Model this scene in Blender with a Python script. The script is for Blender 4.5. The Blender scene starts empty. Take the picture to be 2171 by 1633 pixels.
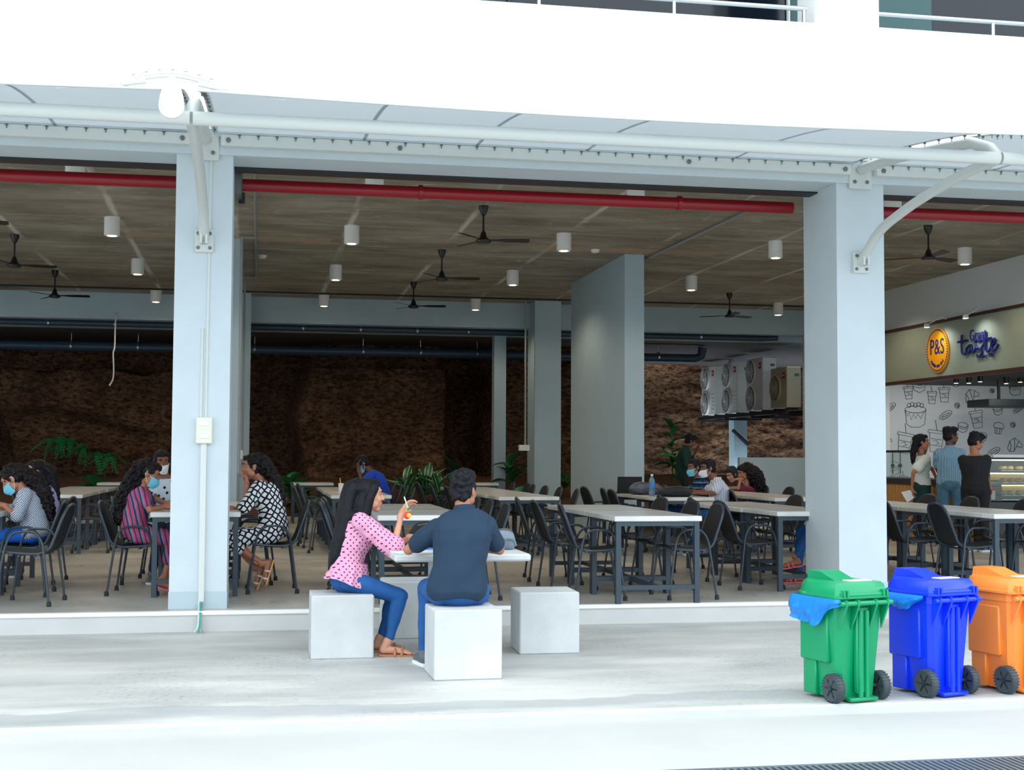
import bpy, bmesh, math, random
import numpy as np
from mathutils import Vector, Matrix, noise
V = Vector
PI = math.pi
random.seed(7)
sc = bpy.context.scene
COL = sc.collection

# ------------------------------------------------------------------ camera, sky, exposure
W, H, F = 2171, 1633, 2860.0
HC = 1.25
_P, _Y, _R = math.radians(3.06), math.radians(10.65), math.radians(0.265)
FWD = V((math.sin(_Y)*math.cos(_P), math.cos(_Y)*math.cos(_P), math.sin(_P)))
_r = V((math.cos(_Y), -math.sin(_Y), 0)); _u = _r.cross(FWD)
RGT = _r*math.cos(_R) + _u*math.sin(_R); UPV = _u*math.cos(_R) - _r*math.sin(_R)
CAM = V((0, 0, HC))
cd = bpy.data.cameras.new('camera'); cam = bpy.data.objects.new('camera', cd); COL.objects.link(cam)
cd.sensor_fit = 'HORIZONTAL'; cd.sensor_width = 36; cd.lens = F*36/W; cd.clip_end = 300
M = Matrix((RGT, UPV, -FWD)).transposed().to_4x4(); M.translation = CAM
cam.matrix_world = M
sc.camera = cam

wd = bpy.data.worlds.new('overcast'); sc.world = wd; wd.use_nodes = True
nt = wd.node_tree; nt.nodes.clear()
wo = nt.nodes.new('ShaderNodeOutputWorld'); bg = nt.nodes.new('ShaderNodeBackground')
tc = nt.nodes.new('ShaderNodeTexCoord'); sx = nt.nodes.new('ShaderNodeSeparateXYZ')
mr = nt.nodes.new('ShaderNodeMapRange'); mr.inputs[1].default_value = -0.05; mr.inputs[2].default_value = 1.0
rp = nt.nodes.new('ShaderNodeValToRGB')
rp.color_ramp.elements[0].color = (0.70, 0.82, 0.92, 1); rp.color_ramp.elements[1].color = (0.93, 0.98, 1.0, 1)
nt.links.new(tc.outputs['Generated'], sx.inputs[0]); nt.links.new(sx.outputs[2], mr.inputs[0])
nt.links.new(mr.outputs[0], rp.inputs[0]); nt.links.new(rp.outputs[0], bg.inputs[0])
bg.inputs[1].default_value = 2.9
nt.links.new(bg.outputs[0], wo.inputs[0])
sc.view_settings.view_transform = 'Standard'; sc.view_settings.look = 'None'
sc.cycles.max_bounces = 14; sc.cycles.diffuse_bounces = 9
sc.view_settings.exposure = 0.0; sc.view_settings.gamma = 1.0; sc.view_settings.use_curve_mapping = False

def ray(x, y): return FWD + RGT*((x-W/2)/F) - UPV*((y-H/2)/F)
def AY(x, y, yy): return CAM + ray(x, y)*(yy/ray(x, y).y)
def AX(x, y, xx): return CAM + ray(x, y)*(xx/ray(x, y).x)
def AZ(x, y, z): return CAM + ray(x, y)*((z-HC)/ray(x, y).z)

# ------------------------------------------------------------------ materials
def lin(c):
    return tuple(((v/255)/12.92 if v/255 <= .04045 else ((v/255+.055)/1.055)**2.4) for v in c) + (1,)
MATS = {}
def mat(name, rgb, rough=.5, metal=0, spec=.5, var=0, vscale=6, bump=0, bscale=80, emit=0, trans=0, alpha=1, coat=0, stretch=None):
    """Principled material; var = soft colour variation, bump = fine relief."""
    if name in MATS: return MATS[name]
    m = bpy.data.materials.new(name); m.use_nodes = True; n = m.node_tree; b = n.nodes['Principled BSDF']
    c = lin(rgb); b.inputs['Base Color'].default_value = c
    b.inputs['Roughness'].default_value = rough; b.inputs['Metallic'].default_value = metal
    b.inputs['Specular IOR Level'].default_value = spec
    if coat: b.inputs['Coat Weight'].default_value = coat
    if trans: b.inputs['Transmission Weight'].default_value = trans; b.inputs['IOR'].default_value = 1.3
    if alpha < 1: b.inputs['Alpha'].default_value = alpha
    if emit: b.inputs['Emission Color'].default_value = c; b.inputs['Emission Strength'].default_value = emit
    if var or bump:
        t = n.nodes.new('ShaderNodeTexCoord'); mp = n.nodes.new('ShaderNodeMapping')
        if stretch: mp.inputs['Scale'].default_value = stretch
        n.links.new(t.outputs['Object'], mp.inputs[0])
    if var:
        z = n.nodes.new('ShaderNodeTexNoise'); z.inputs['Scale'].default_value = vscale; z.inputs['Detail'].default_value = 5
        n.links.new(mp.outputs[0], z.inputs['Vector'])
        r = n.nodes.new('ShaderNodeValToRGB')
        r.color_ramp.elements[0].position = .3; r.color_ramp.elements[1].position = .7
        r.color_ramp.elements[0].color = tuple(max(0, v*(1-var)) for v in c[:3])+(1,)
        r.color_ramp.elements[1].color = tuple(min(1, v*(1+var)) for v in c[:3])+(1,)
        n.links.new(z.outputs['Fac'], r.inputs[0]); n.links.new(r.outputs[0], b.inputs['Base Color'])
    if bump:
        z = n.nodes.new('ShaderNodeTexNoise'); z.inputs['Scale'].default_value = bscale; z.inputs['Detail'].default_value = 4
        n.links.new(mp.outputs[0], z.inputs['Vector'])
        bp = n.nodes.new('ShaderNodeBump'); bp.inputs['Strength'].default_value = bump; bp.inputs['Distance'].default_value = .01
        n.links.new(z.outputs['Fac'], bp.inputs['Height']); n.links.new(bp.outputs[0], b.inputs['Normal'])
    MATS[name] = m
    return m

class N:
    """small helper for node graphs on a Principled material"""
    def __init__(s, name, rough=.5, spec=.5):
        s.m = bpy.data.materials.new(name); s.m.use_nodes = True; s.n = s.m.node_tree; s.b = s.n.nodes['Principled BSDF']
        s.b.inputs['Roughness'].default_value = rough; s.b.inputs['Specular IOR Level'].default_value = spec
        s.t = s.add('ShaderNodeTexCoord'); MATS[name] = s.m
    def add(s, t, **k):
        x = s.n.nodes.new(t)
        for a, v in k.items(): setattr(x, a, v)
        return x
    def link(s, a, b): s.n.links.new(a, b)
    def co(s, scale=(1, 1, 1), loc=(0, 0, 0), rot=(0, 0, 0)):
        m = s.add('ShaderNodeMapping'); m.inputs['Scale'].default_value = scale; m.inputs['Location'].default_value = loc
        m.inputs['Rotation'].default_value = rot
        s.link(s.t.outputs['Object'], m.inputs[0]); return m.outputs[0]
    def noise(s, scale, detail=4, co=None, rough=.5):
        x = s.add('ShaderNodeTexNoise'); x.inputs['Scale'].default_value = scale; x.inputs['Detail'].default_value = detail
        x.inputs['Roughness'].default_value = rough
        s.link(co if co else s.t.outputs['Object'], x.inputs['Vector']); return x.outputs['Fac']
    def ramp(s, f, stops, const=False):
        x = s.add('ShaderNodeValToRGB'); e = x.color_ramp.elements
        while len(e) < len(stops): e.new(.5)
        for k, (p, c) in enumerate(stops): e[k].position = p; e[k].color = c if len(c) == 4 else tuple(c)+(1,)
        if const: x.color_ramp.interpolation = 'CONSTANT'
        s.link(f, x.inputs[0]); return x.outputs[0]
    def math(s, op, a, b=None, c=None):
        x = s.add('ShaderNodeMath', operation=op)
        for k, v in enumerate((a, b, c)):
            if v is None: continue
            if isinstance(v, (int, float)): x.inputs[k].default_value = v
            else: s.link(v, x.inputs[k])
        return x.outputs[0]
    def mix(s, f, a, b, mode='MIX'):
        x = s.add('ShaderNodeMix', data_type='RGBA', blend_type=mode)
        for k, v in ((0, f), (6, a), (7, b)):
            if isinstance(v, (int, float)): x.inputs[k].default_value = v
            elif isinstance(v, tuple): x.inputs[k].default_value = v
            else: s.link(v, x.inputs[k])
        return x.outputs[2]
    def bump(s, h, strength=.5, dist=.02):
        x = s.add('ShaderNodeBump'); x.inputs['Strength'].default_value = strength; x.inputs['Distance'].default_value = dist
        s.link(h, x.inputs['Height']); s.link(x.outputs[0], s.b.inputs['Normal'])
    def color(s, c): s.link(c, s.b.inputs['Base Color'])
    def xyz(s, co=None):
        x = s.add('ShaderNodeSeparateXYZ'); s.link(co if co else s.t.outputs['Object'], x.inputs[0]); return x.outputs

# ------------------------------------------------------------------ mesh helpers
class MB:
    def __init__(s): s.v = []; s.f = []; s.mi = []; s.cur = 0
    def add(s, vs, fs):
        o = len(s.v); s.v += [V(p) for p in vs]; s.f += [tuple(i+o for i in q) for q in fs]; s.mi += [s.cur]*len(fs); return s
    def box(s, c, d, rz=0, ax=None, bev=0):
        """box of size d centred at c, rz = turn about z, ax = 3x3 matrix instead"""
        R = ax if ax is not None else Matrix.Rotation(rz, 3, 'Z'); c = V(c); h = V(d)/2
        if bev:
            q = min(bev, min(h)*.9); vs = []; 
            for sx in (-1, 1):
                for sy in (-1, 1):
                    for sz in (-1, 1):
                        for k in range(3):
                            p = [sx*h.x, sy*h.y, sz*h.z]
                            for j in range(3):
                                if j != k: p[j] -= (sx, sy, sz)[j]*q
                            vs.append(c+R@V(p))
            b = bmesh.new()
            for p in vs: b.verts.new(p)
            bmesh.ops.convex_hull(b, input=b.verts)
            bmesh.ops.dissolve_limit(b, angle_limit=.01, verts=b.verts, edges=b.edges)
            b.verts.index_update()
            s.add([w.co.copy() for w in b.verts], [[w.index for w in fc.verts] for fc in b.faces]); b.free(); return s
        vs = [c+R@V((x*h.x, y*h.y, z*h.z)) for z in (-1, 1) for y in (-1, 1) for x in (-1, 1)]
        return s.add(vs, [(0, 2, 3, 1), (4, 5, 7, 6), (0, 1, 5, 4), (1, 3, 7, 5), (3, 2, 6, 7), (2, 0, 4, 6)])
    def rng(s, a, b, **k):
        a, b = V(a), V(b); return s.box((a+b)/2, [abs(x) for x in (b-a)], **k)
    def loft(s, rings, n=12):
        """rings: (centre, u, v, a, b); closed ends"""
        o = len(s.v); vs = []
        for c, u, w, a, b in rings:
            for k in range(n):
                t = 2*PI*k/n; vs.append(V(c)+u*(a*math.cos(t))+w*(b*math.sin(t)))
        m = len(rings); fs = []
        for i in range(m-1):
            for k in range(n): k2 = (k+1) % n; fs.append((i*n+k, i*n+k2, (i+1)*n+k2, (i+1)*n+k))
        fs.append(tuple(range(n))[::-1]); fs.append(tuple((m-1)*n+k for k in range(n)))
        return s.add(vs, fs)
    def tube(s, pts, r, n=8):
        pts = [V(p) for p in pts]; m = len(pts); rr = r if isinstance(r, (list, tuple)) else [r]*m
        d0 = (pts[1]-pts[0]).normalized(); u = d0.orthogonal().normalized(); rings = []
        for i, p in enumerate(pts):
            if i == 0: d = pts[1]-p
            elif i == m-1: d = p-pts[i-1]
            else: d = (pts[i+1]-p).normalized()+(p-pts[i-1]).normalized()
            d.normalize(); u = (u-d*u.dot(d)).normalized(); rings.append((p, u, d.cross(u), rr[i], rr[i]))
        return s.loft(rings, n)
    def ell(s, c, rad, ax=None, n=12, m=8):
        A = ax if ax else (V((1, 0, 0)), V((0, 1, 0)), V((0, 0, 1))); c = V(c)
        vs = [c+A[2]*rad[2]]; fs = []
        for i in range(1, m):
            p = PI*i/m
            for k in range(n):
                t = 2*PI*k/n
                vs.append(c+A[0]*(rad[0]*math.sin(p)*math.cos(t))+A[1]*(rad[1]*math.sin(p)*math.sin(t))+A[2]*(rad[2]*math.cos(p)))
        vs.append(c-A[2]*rad[2]); L = len(vs)-1
        for k in range(n):
            k2 = (k+1) % n; fs.append((0, 1+k, 1+k2)); fs.append((L, 1+(m-2)*n+k2, 1+(m-2)*n+k))
            for i in range(m-2): fs.append((1+i*n+k, 1+(i+1)*n+k, 1+(i+1)*n+k2, 1+i*n+k2))
        return s.add(vs, fs)
    def rcone(s, p, q, r1, r2, n=12):
        p, q = V(p), V(q); d = q-p
        if d.length < 1e-6: return s.ell(p, (r1,)*3)
        d.normalize(); u = d.orthogonal().normalized(); w = d.cross(u); R = []
        for a in (80, 50, 20): t = math.radians(a); R.append((p-d*r1*math.sin(t), u, w, r1*math.cos(t), r1*math.cos(t)))
        R.append((p, u, w, r1, r1)); R.append((q, u, w, r2, r2))
        for a in (20, 50, 80): t = math.radians(a); R.append((q+d*r2*math.sin(t), u, w, r2*math.cos(t), r2*math.cos(t)))
        return s.loft(R, n)
    def lathe(s, c, prof, n=16, ax=None):
        """prof: (radius, height) list about the z axis (or ax) through c"""
        A = ax if ax else (V((1, 0, 0)), V((0, 1, 0)), V((0, 0, 1)))
        return s.loft([(V(c)+A[2]*h, A[0], A[1], max(r, 1e-4), max(r, 1e-4)) for r, h in prof], n)
    def prism(s, pts, d):
        """polygon pts (3D, planar) extruded by vector d"""
        k = len(pts); d = V(d); vs = [V(p) for p in pts]+[V(p)+d for p in pts]
        fs = [tuple(range(k))[::-1], tuple(range(k, 2*k))]+[(i, (i+1) % k, k+(i+1) % k, k+i) for i in range(k)]
        return s.add(vs, fs)
    def grid(s, fn, nu, nv):
        vs = [fn(i/nu, j/nv) for j in range(nv+1) for i in range(nu+1)]
        return s.add(vs, [(j*(nu+1)+i, j*(nu+1)+i+1, (j+1)*(nu+1)+i+1, (j+1)*(nu+1)+i) for j in range(nv) for i in range(nu)])
    def mesh(s, name, off=None):
        me = bpy.data.meshes.new(name)
        vs = [tuple(p-off) for p in s.v] if off is not None else [tuple(p) for p in s.v]
        me.from_pydata(vs, [], s.f)
        if any(s.mi): me.polygons.foreach_set('material_index', s.mi)
        b = bmesh.new(); b.from_mesh(me); bmesh.ops.recalc_face_normals(b, faces=b.faces); b.to_mesh(me); b.free()
        return me
    def build(s, name, m, parent=None, smooth=False, world=False):
        """world: vertices are in world space, the parent is an unrotated empty"""
        off = parent_loc(parent) if (world and parent is not None) else None
        me = s.mesh(name, off)
        for x in (m if isinstance(m, (list, tuple)) else [m]): me.materials.append(x)
        if smooth:
            me.shade_smooth()
            if smooth != 'all':
                me.set_sharp_from_angle(angle=math.radians(38))
        o = bpy.data.objects.new(name, me); COL.objects.link(o)
        if parent is not None: o.parent = parent
        return o
def parent_loc(p):
    l = V((0, 0, 0))
    while p is not None: l = l+p.location; p = p.parent
    return l
def tag(o, label=None, cat=None, group=None, kind=None):
    if label: o['label'] = label
    if cat: o['category'] = cat
    if group: o['group'] = group
    if kind: o['kind'] = kind
    return o
def empty(name, loc, rz=0, label=None, cat=None, group=None):
    o = bpy.data.objects.new(name, None); COL.objects.link(o); o.empty_display_size = .05
    o.location = loc; o.rotation_euler = (0, 0, rz); return tag(o, label, cat, group)
def struct(o, label=None): o['kind'] = 'structure'; return tag(o, label)
CH = {}
def kids(o):
    if o.name not in CH: CH[o.name] = list(o.children)
    return CH[o.name]
def dup(root, loc, rz=None, label=None, group=None):
    r = root.copy(); COL.objects.link(r); r.location = loc
    if rz is not None: r.rotation_euler = (0, 0, rz)
    if label: r['label'] = label
    if group: r['group'] = group
    for ch in kids(root):
        c = ch.copy(); COL.objects.link(c); c.parent = r
        for g in kids(ch): d = g.copy(); COL.objects.link(d); d.parent = c
    return r
def arc(p, q, c, n=6):
    """quadratic curve p->q bent to c"""
    p, q, c = V(p), V(q), V(c); return [p*(1-t)**2+c*(2*t*(1-t))+q*t*t for t in [k/n for k in range(n+1)]]
def spline(P, n=6):
    P = [V(p) for p in P]; Q = [P[0]*2-P[1]]+P+[P[-1]*2-P[-2]]; out = []
    for i in range(1, len(Q)-2):
        a, b, c, d = Q[i-1:i+3]
        for k in range(n):
            t = k/n; out.append(.5*((2*b)+(c-a)*t+(2*a-5*b+4*c-d)*t*t+(3*b-a-3*c+d)*t**3))
    return out+[P[-1]]
def text_mesh(body, size, depth=.01):
    cu = bpy.data.curves.new('t', 'FONT'); cu.body = body; cu.size = size; cu.extrude = depth/2; cu.align_x = 'CENTER'; cu.align_y = 'CENTER'
    cu.resolution_u = 3
    o = bpy.data.objects.new('t', cu); COL.objects.link(o)
    dg = bpy.context.evaluated_depsgraph_get(); me = bpy.data.meshes.new_from_object(o.evaluated_get(dg))
    bpy.data.objects.remove(o); return me
def text(body, size, c, right, up, name, m, parent, sx=1, depth=.01, bold=0):
    me = text_mesh(body, size, depth); right, up = V(right).normalized(), V(up).normalized(); nrm = right.cross(up)
    off = parent_loc(parent)
    for w in me.vertices: p = w.co.copy(); w.co = V(c)-off+right*(p.x*sx)+up*p.y+nrm*p.z
    me.materials.clear(); me.materials.append(m)
    o = bpy.data.objects.new(name, me); COL.objects.link(o); o.parent = parent; return o
# ------------------------------------------------------------------ shared materials
g = N('hall_concrete', .36, .5)
c = g.ramp(g.noise(.55, 6), [(.3, lin((164, 159, 150))), (.5, lin((186, 181, 172))), (.72, lin((206, 203, 196)))])
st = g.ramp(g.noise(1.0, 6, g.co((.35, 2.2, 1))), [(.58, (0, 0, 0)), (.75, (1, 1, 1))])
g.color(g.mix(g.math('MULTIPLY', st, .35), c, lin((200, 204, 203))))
g.link(g.ramp(g.noise(1.4, 5), [(.3, (.22,)*3), (.7, (.48,)*3)]), g.b.inputs['Roughness'])
g = N('terrace_concrete', .62, .4)
c = g.ramp(g.noise(.9, 7, g.co((.7, 1.6, 1)), .6), [(.3, lin((163, 166, 164))), (.5, lin((186, 187, 184))), (.72, lin((204, 204, 199)))])
fl = g.ramp(g.noise(38, 3, g.co((.6, 1.6, 1))), [(.57, (0, 0, 0)), (.68, (1, 1, 1))])
pat = g.ramp(g.noise(.8, 3), [(.42, (0, 0, 0)), (.62, (1, 1, 1))])
c = g.mix(g.math('MULTIPLY', g.math('MULTIPLY', fl, pat), .75), c, lin((112, 120, 128)))
wash = g.ramp(g.noise(1.6, 6, g.co((.5, 1.5, 1), (3, 1, 0))), [(.5, (0, 0, 0)), (.66, (1, 1, 1))])
c = g.mix(g.math('MULTIPLY', wash, .4), c, lin((226, 224, 218)))
px_ = g.xyz()
# the darker worn band along the kerb and its pale edge
wob = g.math('ADD', px_[1], g.math('MULTIPLY', g.noise(1.3, 4), .5))
band = g.ramp(g.math('SUBTRACT', wob, 7.6), [(.12, (0, 0, 0)), (.22, (1, 1, 1)), (.46, (1, 1, 1)), (.5, (0, 0, 0))])
g.color(g.mix(g.math('MULTIPLY', band, .5), c, lin((140, 148, 152))))
g.bump(g.noise(60, 4), .25, .01)
mat('white_plaster', (238, 238, 236), .75, var=.03, vscale=2, bump=.08, bscale=40)
mat('column_paint', (199, 210, 215), .7, var=.03, vscale=3, bump=.08, bscale=50)
mat('plinth_paint', (180, 196, 204), .7)
mat('grey_paint', (150, 161, 164), .7, var=.04, vscale=2, bump=.06, bscale=40)
mat('hall_paint', (172, 194, 204), .72, var=.03, vscale=2)
mat('white_metal', (208, 212, 208), .42)
mat('kerb_white', (196, 197, 195), .75, var=.05, vscale=3)
mat('road', (178, 180, 178), .85, var=.05, vscale=1.2, bump=.2, bscale=60)
mat('dark_steel', (30, 36, 40), .5)
mat('bolt_steel', (120, 122, 120), .35, metal=.8)
mat('red_pipe', (150, 18, 34), .38)
mat('pvc_pipe', (52, 74, 92), .4)
mat('black_pipe', (26, 30, 34), .5)
mat('grey_conduit', (150, 156, 158), .5)
mat('stainless', (190, 200, 205), .25, metal=.9)
mat('dark_glass', (14, 22, 34), .1, spec=.5)
mat('green_panel', (52, 92, 92), .4)
mat('fan_black', (16, 17, 19), .4)
mat('lamp_white', (236, 236, 234), .5)
mat('lamp_glow', (255, 226, 180), .5, emit=14)
mat('soil', (96, 62, 45), .95, var=.35, vscale=14, bump=.8, bscale=30)
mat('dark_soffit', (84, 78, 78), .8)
# formwork ceiling: brown-grey board-marked concrete, pale joint lines both ways, plaster strips
g = N('ceiling_concrete', .8, .3)
c = g.ramp(g.noise(.7, 7, g.co((1, 2.4, 1)), .65), [(.28, lin((122, 117, 103))), (.5, lin((160, 155, 141))), (.72, lin((194, 189, 176)))])
fine = g.ramp(g.noise(2.2, 8, g.co((.7, 5, 1)), .75), [(.56, (0, 0, 0)), (.68, (1, 1, 1))])
c = g.mix(g.math('MULTIPLY', fine, .6), c, lin((240, 236, 228)))
blot = g.ramp(g.noise(.45, 5), [(.35, (0, 0, 0)), (.65, (1, 1, 1))])
c = g.mix(g.math('MULTIPLY', blot, .35), c, lin((128, 119, 106)))
spk = g.ramp(g.noise(3.0, 2, g.co((1, 4, 1))), [(.72, (0, 0, 0)), (.735, (1, 1, 1))])
c = g.mix(g.math('MULTIPLY', spk, .7), c, lin((236, 236, 232)))
p = g.xyz()
def joints(axis, pitch, off, wid, nz):
    w = g.math('ADD', p[axis], g.math('MULTIPLY', g.math('SUBTRACT', g.noise(.9, 2), .5), .06))
    f = g.math('PINGPONG', g.math('ADD', w, off), pitch/2)
    a = g.ramp(f, [(wid*.3, (1, 1, 1)), (wid, (0, 0, 0))])
    return g.math('MULTIPLY', a, g.ramp(g.noise(nz, 5, g.co((3, .35, 1) if axis == 0 else (.35, 3, 1))), [(.40, (0, 0, 0)), (.58, (1, 1, 1))]))
j = g.math('MAXIMUM', joints(0, 1.58, .35, .06, 1.7), g.math('MULTIPLY', joints(1, 2.4, .2, .05, 1.9), .5))
c = g.mix(g.math('MULTIPLY', j, .85), c, lin((228, 226, 222)))
yb = g.math('ABSOLUTE', g.math('SUBTRACT', p[1], 20.4))
xb = g.math('PINGPONG', g.math('ADD', p[0], .45), 3.05)
strip = g.math('MULTIPLY', g.math('LESS_THAN', yb, .22), g.math('LESS_THAN', xb, 1.5))
c = g.mix(g.math('MULTIPLY', strip, .55), c, lin((196, 166, 140)))
g.color(c); g.bump(g.noise(14, 5, g.co((1, 3, 1))), .3, .01)
# laterite rock
g = N('laterite', .92, .25)
c = g.ramp(g.noise(1.1, 6), [(.3, lin((134, 98, 74))), (.5, lin((168, 126, 94))), (.7, lin((200, 154, 114)))])
pit = g.ramp(g.noise(9, 8, g.co((.7, 1, 1.6)), .75), [(.4, (0, 0, 0)), (.6, (1, 1, 1))])
c = g.mix(g.math('SUBTRACT', 1, pit), c, lin((72, 44, 36)), 'MIX')
c = g.mix(g.math('MULTIPLY', g.ramp(g.noise(5, 6), [(.6, (0, 0, 0)), (.75, (1, 1, 1))]), .4), c, lin((196, 150, 108)))
g.color(c); g.bump(g.noise(11, 9, g.co((.7, 1, 1.8)), .8), 1.0, .12)
# awning fabric: white membrane that lets daylight through
m = bpy.data.materials.new('awning_fabric'); m.use_nodes = True; n = m.node_tree; n.nodes.clear()
o_ = n.nodes.new('ShaderNodeOutputMaterial'); d_ = n.nodes.new('ShaderNodeBsdfDiffuse'); t_ = n.nodes.new('ShaderNodeBsdfTranslucent'); x_ = n.nodes.new('ShaderNodeMixShader')
d_.inputs[0].default_value = (.62, .66, .69, 1); t_.inputs[0].default_value = (.6, .68, .74, 1); x_.inputs[0].default_value = .2
n.links.new(d_.outputs[0], x_.inputs[1]); n.links.new(t_.outputs[0], x_.inputs[2]); n.links.new(x_.outputs[0], o_.inputs[0]); MATS['awning_fabric'] = m
mat('seam_tape', (176, 186, 190), .6)

# ------------------------------------------------------------------ setting: ground, floors, steps
X0, X1 = -15.0, 19.0
struct(MB().rng((X0-20, -30, -.42), (1.55, 6.20, -.22)).rng((X0-20, 6.20, -.42), (X1+20, 7.45, -.22)).rng((1.55, -30, -.42), (X1+20, 5.48, -.22)).build('floor_road', MATS['road']), 'pale paving in front of the kerb')
struct(MB().rng((X0-20, 7.36, -.5), (X1+20, 7.6, -.161), bev=.01).build('kerb', MATS['kerb_white']), 'white kerb edge along the terrace')
struct(MB().rng((X0, 7.42, -.5), (X1, 11.24, -.16)).build('floor_terrace', MATS['terrace_concrete']), 'worn grey concrete terrace')
struct(MB().rng((X0, 11.205, -.5), (X1, 26.75, 0)).build('floor', MATS['hall_concrete']), 'polished grey concrete floor of the hall')
struct(MB().rng((X0, 11.18, -.16), (X1, 11.21, -.03)).build('step_riser', MATS['kerb_white']))
struct(MB().rng((X0, 11.165, -.03), (X1, 11.25, .003), bev=.006).build('trim_1', MATS['white_plaster']), 'white nosing of the hall step')
struct(MB().rng((X0, 26.6, 0), (X1, 26.78, .07), bev=.01).build('planter_kerb', MATS['kerb_white']), 'low white kerb in front of the planting bed')
# drain grate at the bottom right, bars run away from the camera
gr = empty('drain_grate', (1.6, 5.83, -.22), label='steel drain grate set in the pale paving at bottom right', cat='drain')
MB().box((7, 0, -.03), (14, .7, .02)).build('pit_shade_sheet', mat('pit_shade', (26, 34, 44), .9), gr)  # thin dark sheet, the pit's shade is put into its colour
MB().box((7, .335, -.004), (14, .03, .02)).box((7, -.335, -.004), (14, .03, .02)).build('grate_frame', mat('grate_steel', (128, 140, 150), .45, metal=.6), gr)
bm_ = MB().box((0, 0, 0), (.016, .64, .02)).mesh('bar'); bm_.materials.append(MATS['grate_steel'])
for k in range(170):
    o = bpy.data.objects.new('bar', bm_); COL.objects.link(o); o.parent = gr; o.location = (.05+k*.034, 0, -.002)

# ------------------------------------------------------------------ building frame
YF = 11.39
COLS = [-12.2, -6.36, -.465, 5.36, 11.3]
for k, x in enumerate(COLS):
    w = .46
    c = MB().rng((x-w/2, YF, .14), (x+w/2, YF+.75, 4.5)).build('column', MATS['column_paint']); struct(c)
    MB().rng((x-w/2-.004, YF-.004, 0), (x+w/2+.004, YF+.754, .14)).build('plinth', MATS['plinth_paint'], c)
    if k == 2: tag(c, 'white concrete column left of centre with conduit and switch box')
    if k == 3: tag(c, 'white concrete column behind the green bin')
struct(MB().rng((X0, 11.36, 3.75), (X1, 11.80, 4.7)).build('beam', MATS['column_paint']), 'front beam over the open side')
struct(MB().rng((X0, 11.80, 3.735), (X1, 12.0, 3.95)).build('trim_2', MATS['dark_steel']), 'dark strip behind the front beam')  # dark strip along the underside just behind the beam
struct(MB().rng((X0, 11.80, 4.5), (X1, 28.2, 4.9)).build('ceiling', MATS['ceiling_concrete']), 'brown board-marked concrete ceiling')
struct(MB().rng((X0, 27.9, 3.97), (X1, 28.25, 4.55)).build('beam', MATS['hall_paint']), 'grey back beam of the hall')
struct(MB().rng((X0, 28.75, 3.88), (X1, 29.1, 4.9)).rng((X0, 28.25, 4.3), (X1, 28.75, 4.9)).build('beam', MATS['hall_paint']))
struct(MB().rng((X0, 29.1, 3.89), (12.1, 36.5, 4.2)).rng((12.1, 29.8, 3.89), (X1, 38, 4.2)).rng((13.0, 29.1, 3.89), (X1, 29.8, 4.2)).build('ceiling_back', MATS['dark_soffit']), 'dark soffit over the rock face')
struct(MB().rng((X0-.3, 22, -.5), (X0, 34, 5)).build('wall_left', MATS['hall_paint']))
# second row piers and back columns
for x, y, w, d, lab in ((5.88, 20.72, .32, 3.75, 'long grey wall pier in the middle of the hall'), (-.45, 20.5, .30, 3.75, 'grey wall pier behind the left white column'), (-6.3, 20.6, .32, 3.75, None)):
    struct(MB().rng((x-w/2, y, 0), (x+w/2, y+d, 4.5)).build('pier', MATS['hall_paint']), lab)
for x, y, w, d, zt, lab in ((5.90, 27.35, .56, .75, 4.5, 'grey back column with socket box'), (-.42, 27.35, .5, .75, 4.5, None), (5.15, 28.78, .26, .3, 3.9, 'slim grey post in front of the rock face'), (AY(1570, 900, 34).x, 34.0, .36, .4, 3.95, 'grey back column under the outdoor units')):
    struct(MB().rng((x-w/2, y, -.2), (x+w/2, y+d, zt)).build('column', MATS['hall_paint']), lab)
lw = AY(1568, 970, 27.0)
struct(MB().rng((lw.x, 27.0, 0), (lw.x+5, 27.12, lw.z)).build('wall_low', MATS['hall_paint']), 'low white partition at the back right')
# upper storey
struct(MB().rng((X0, 11.3, 3.95), (X1, 11.5, 5.185)).build('wall_parapet', MATS['white_plaster']), 'white upper-floor parapet')
struct(MB().rng((X0, 11.5, 4.9), (X1, 28, 5.0)).build('floor_upper', MATS['grey_paint']))
struct(MB().rng((X0, 11.3, 7.6), (X1, 28, 8.2)).build('ceiling_upper', MATS['white_plaster']))
for x in (-6.6, -.65, 5.21, 11.1):
    struct(MB().rng((x-.29, 11.26, 3.96), (x+.29, 11.75, 7.6)).build('pilaster', MATS['white_plaster']))
yw = 12.7
xa = AY(1671, 20, yw).x; xb_ = AY(1975, 40, yw).x
struct(MB().rng((xa, yw-.05, 5), (5.2, yw+.2, 7.6)).build('wall_upper', MATS['white_plaster']), 'white wall return behind the upper railing')
struct(MB().rng((X0, yw, 5), (xa, yw+.03, 7.6)).build('window_1', MATS['dark_glass']), 'dark glazing of the upper floor')
struct(MB().rng((5.2, yw, 5), (xb_, yw+.06, 7.6)).build('wall_panel', MATS['green_panel']), 'dull green panel of the upper floor')
struct(MB().rng((xb_, yw+.02, 5), (X1, yw+.05, 7.6)).build('window_2', MATS['dark_glass']), 'dark glazing right of the green panel')
for k, xm in enumerate((-3.0, -.4, 2.35, 8.6)):
    struct(MB().rng((xm-.03, yw-.04, 5), (xm+.03, yw, 7.6)).build('window_mullion', MATS['dark_steel']))
struct(MB().rng((X0, 12.9, 5), (X1, 28, 7.6)).build('wall_core', MATS['dark_steel']))
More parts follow.
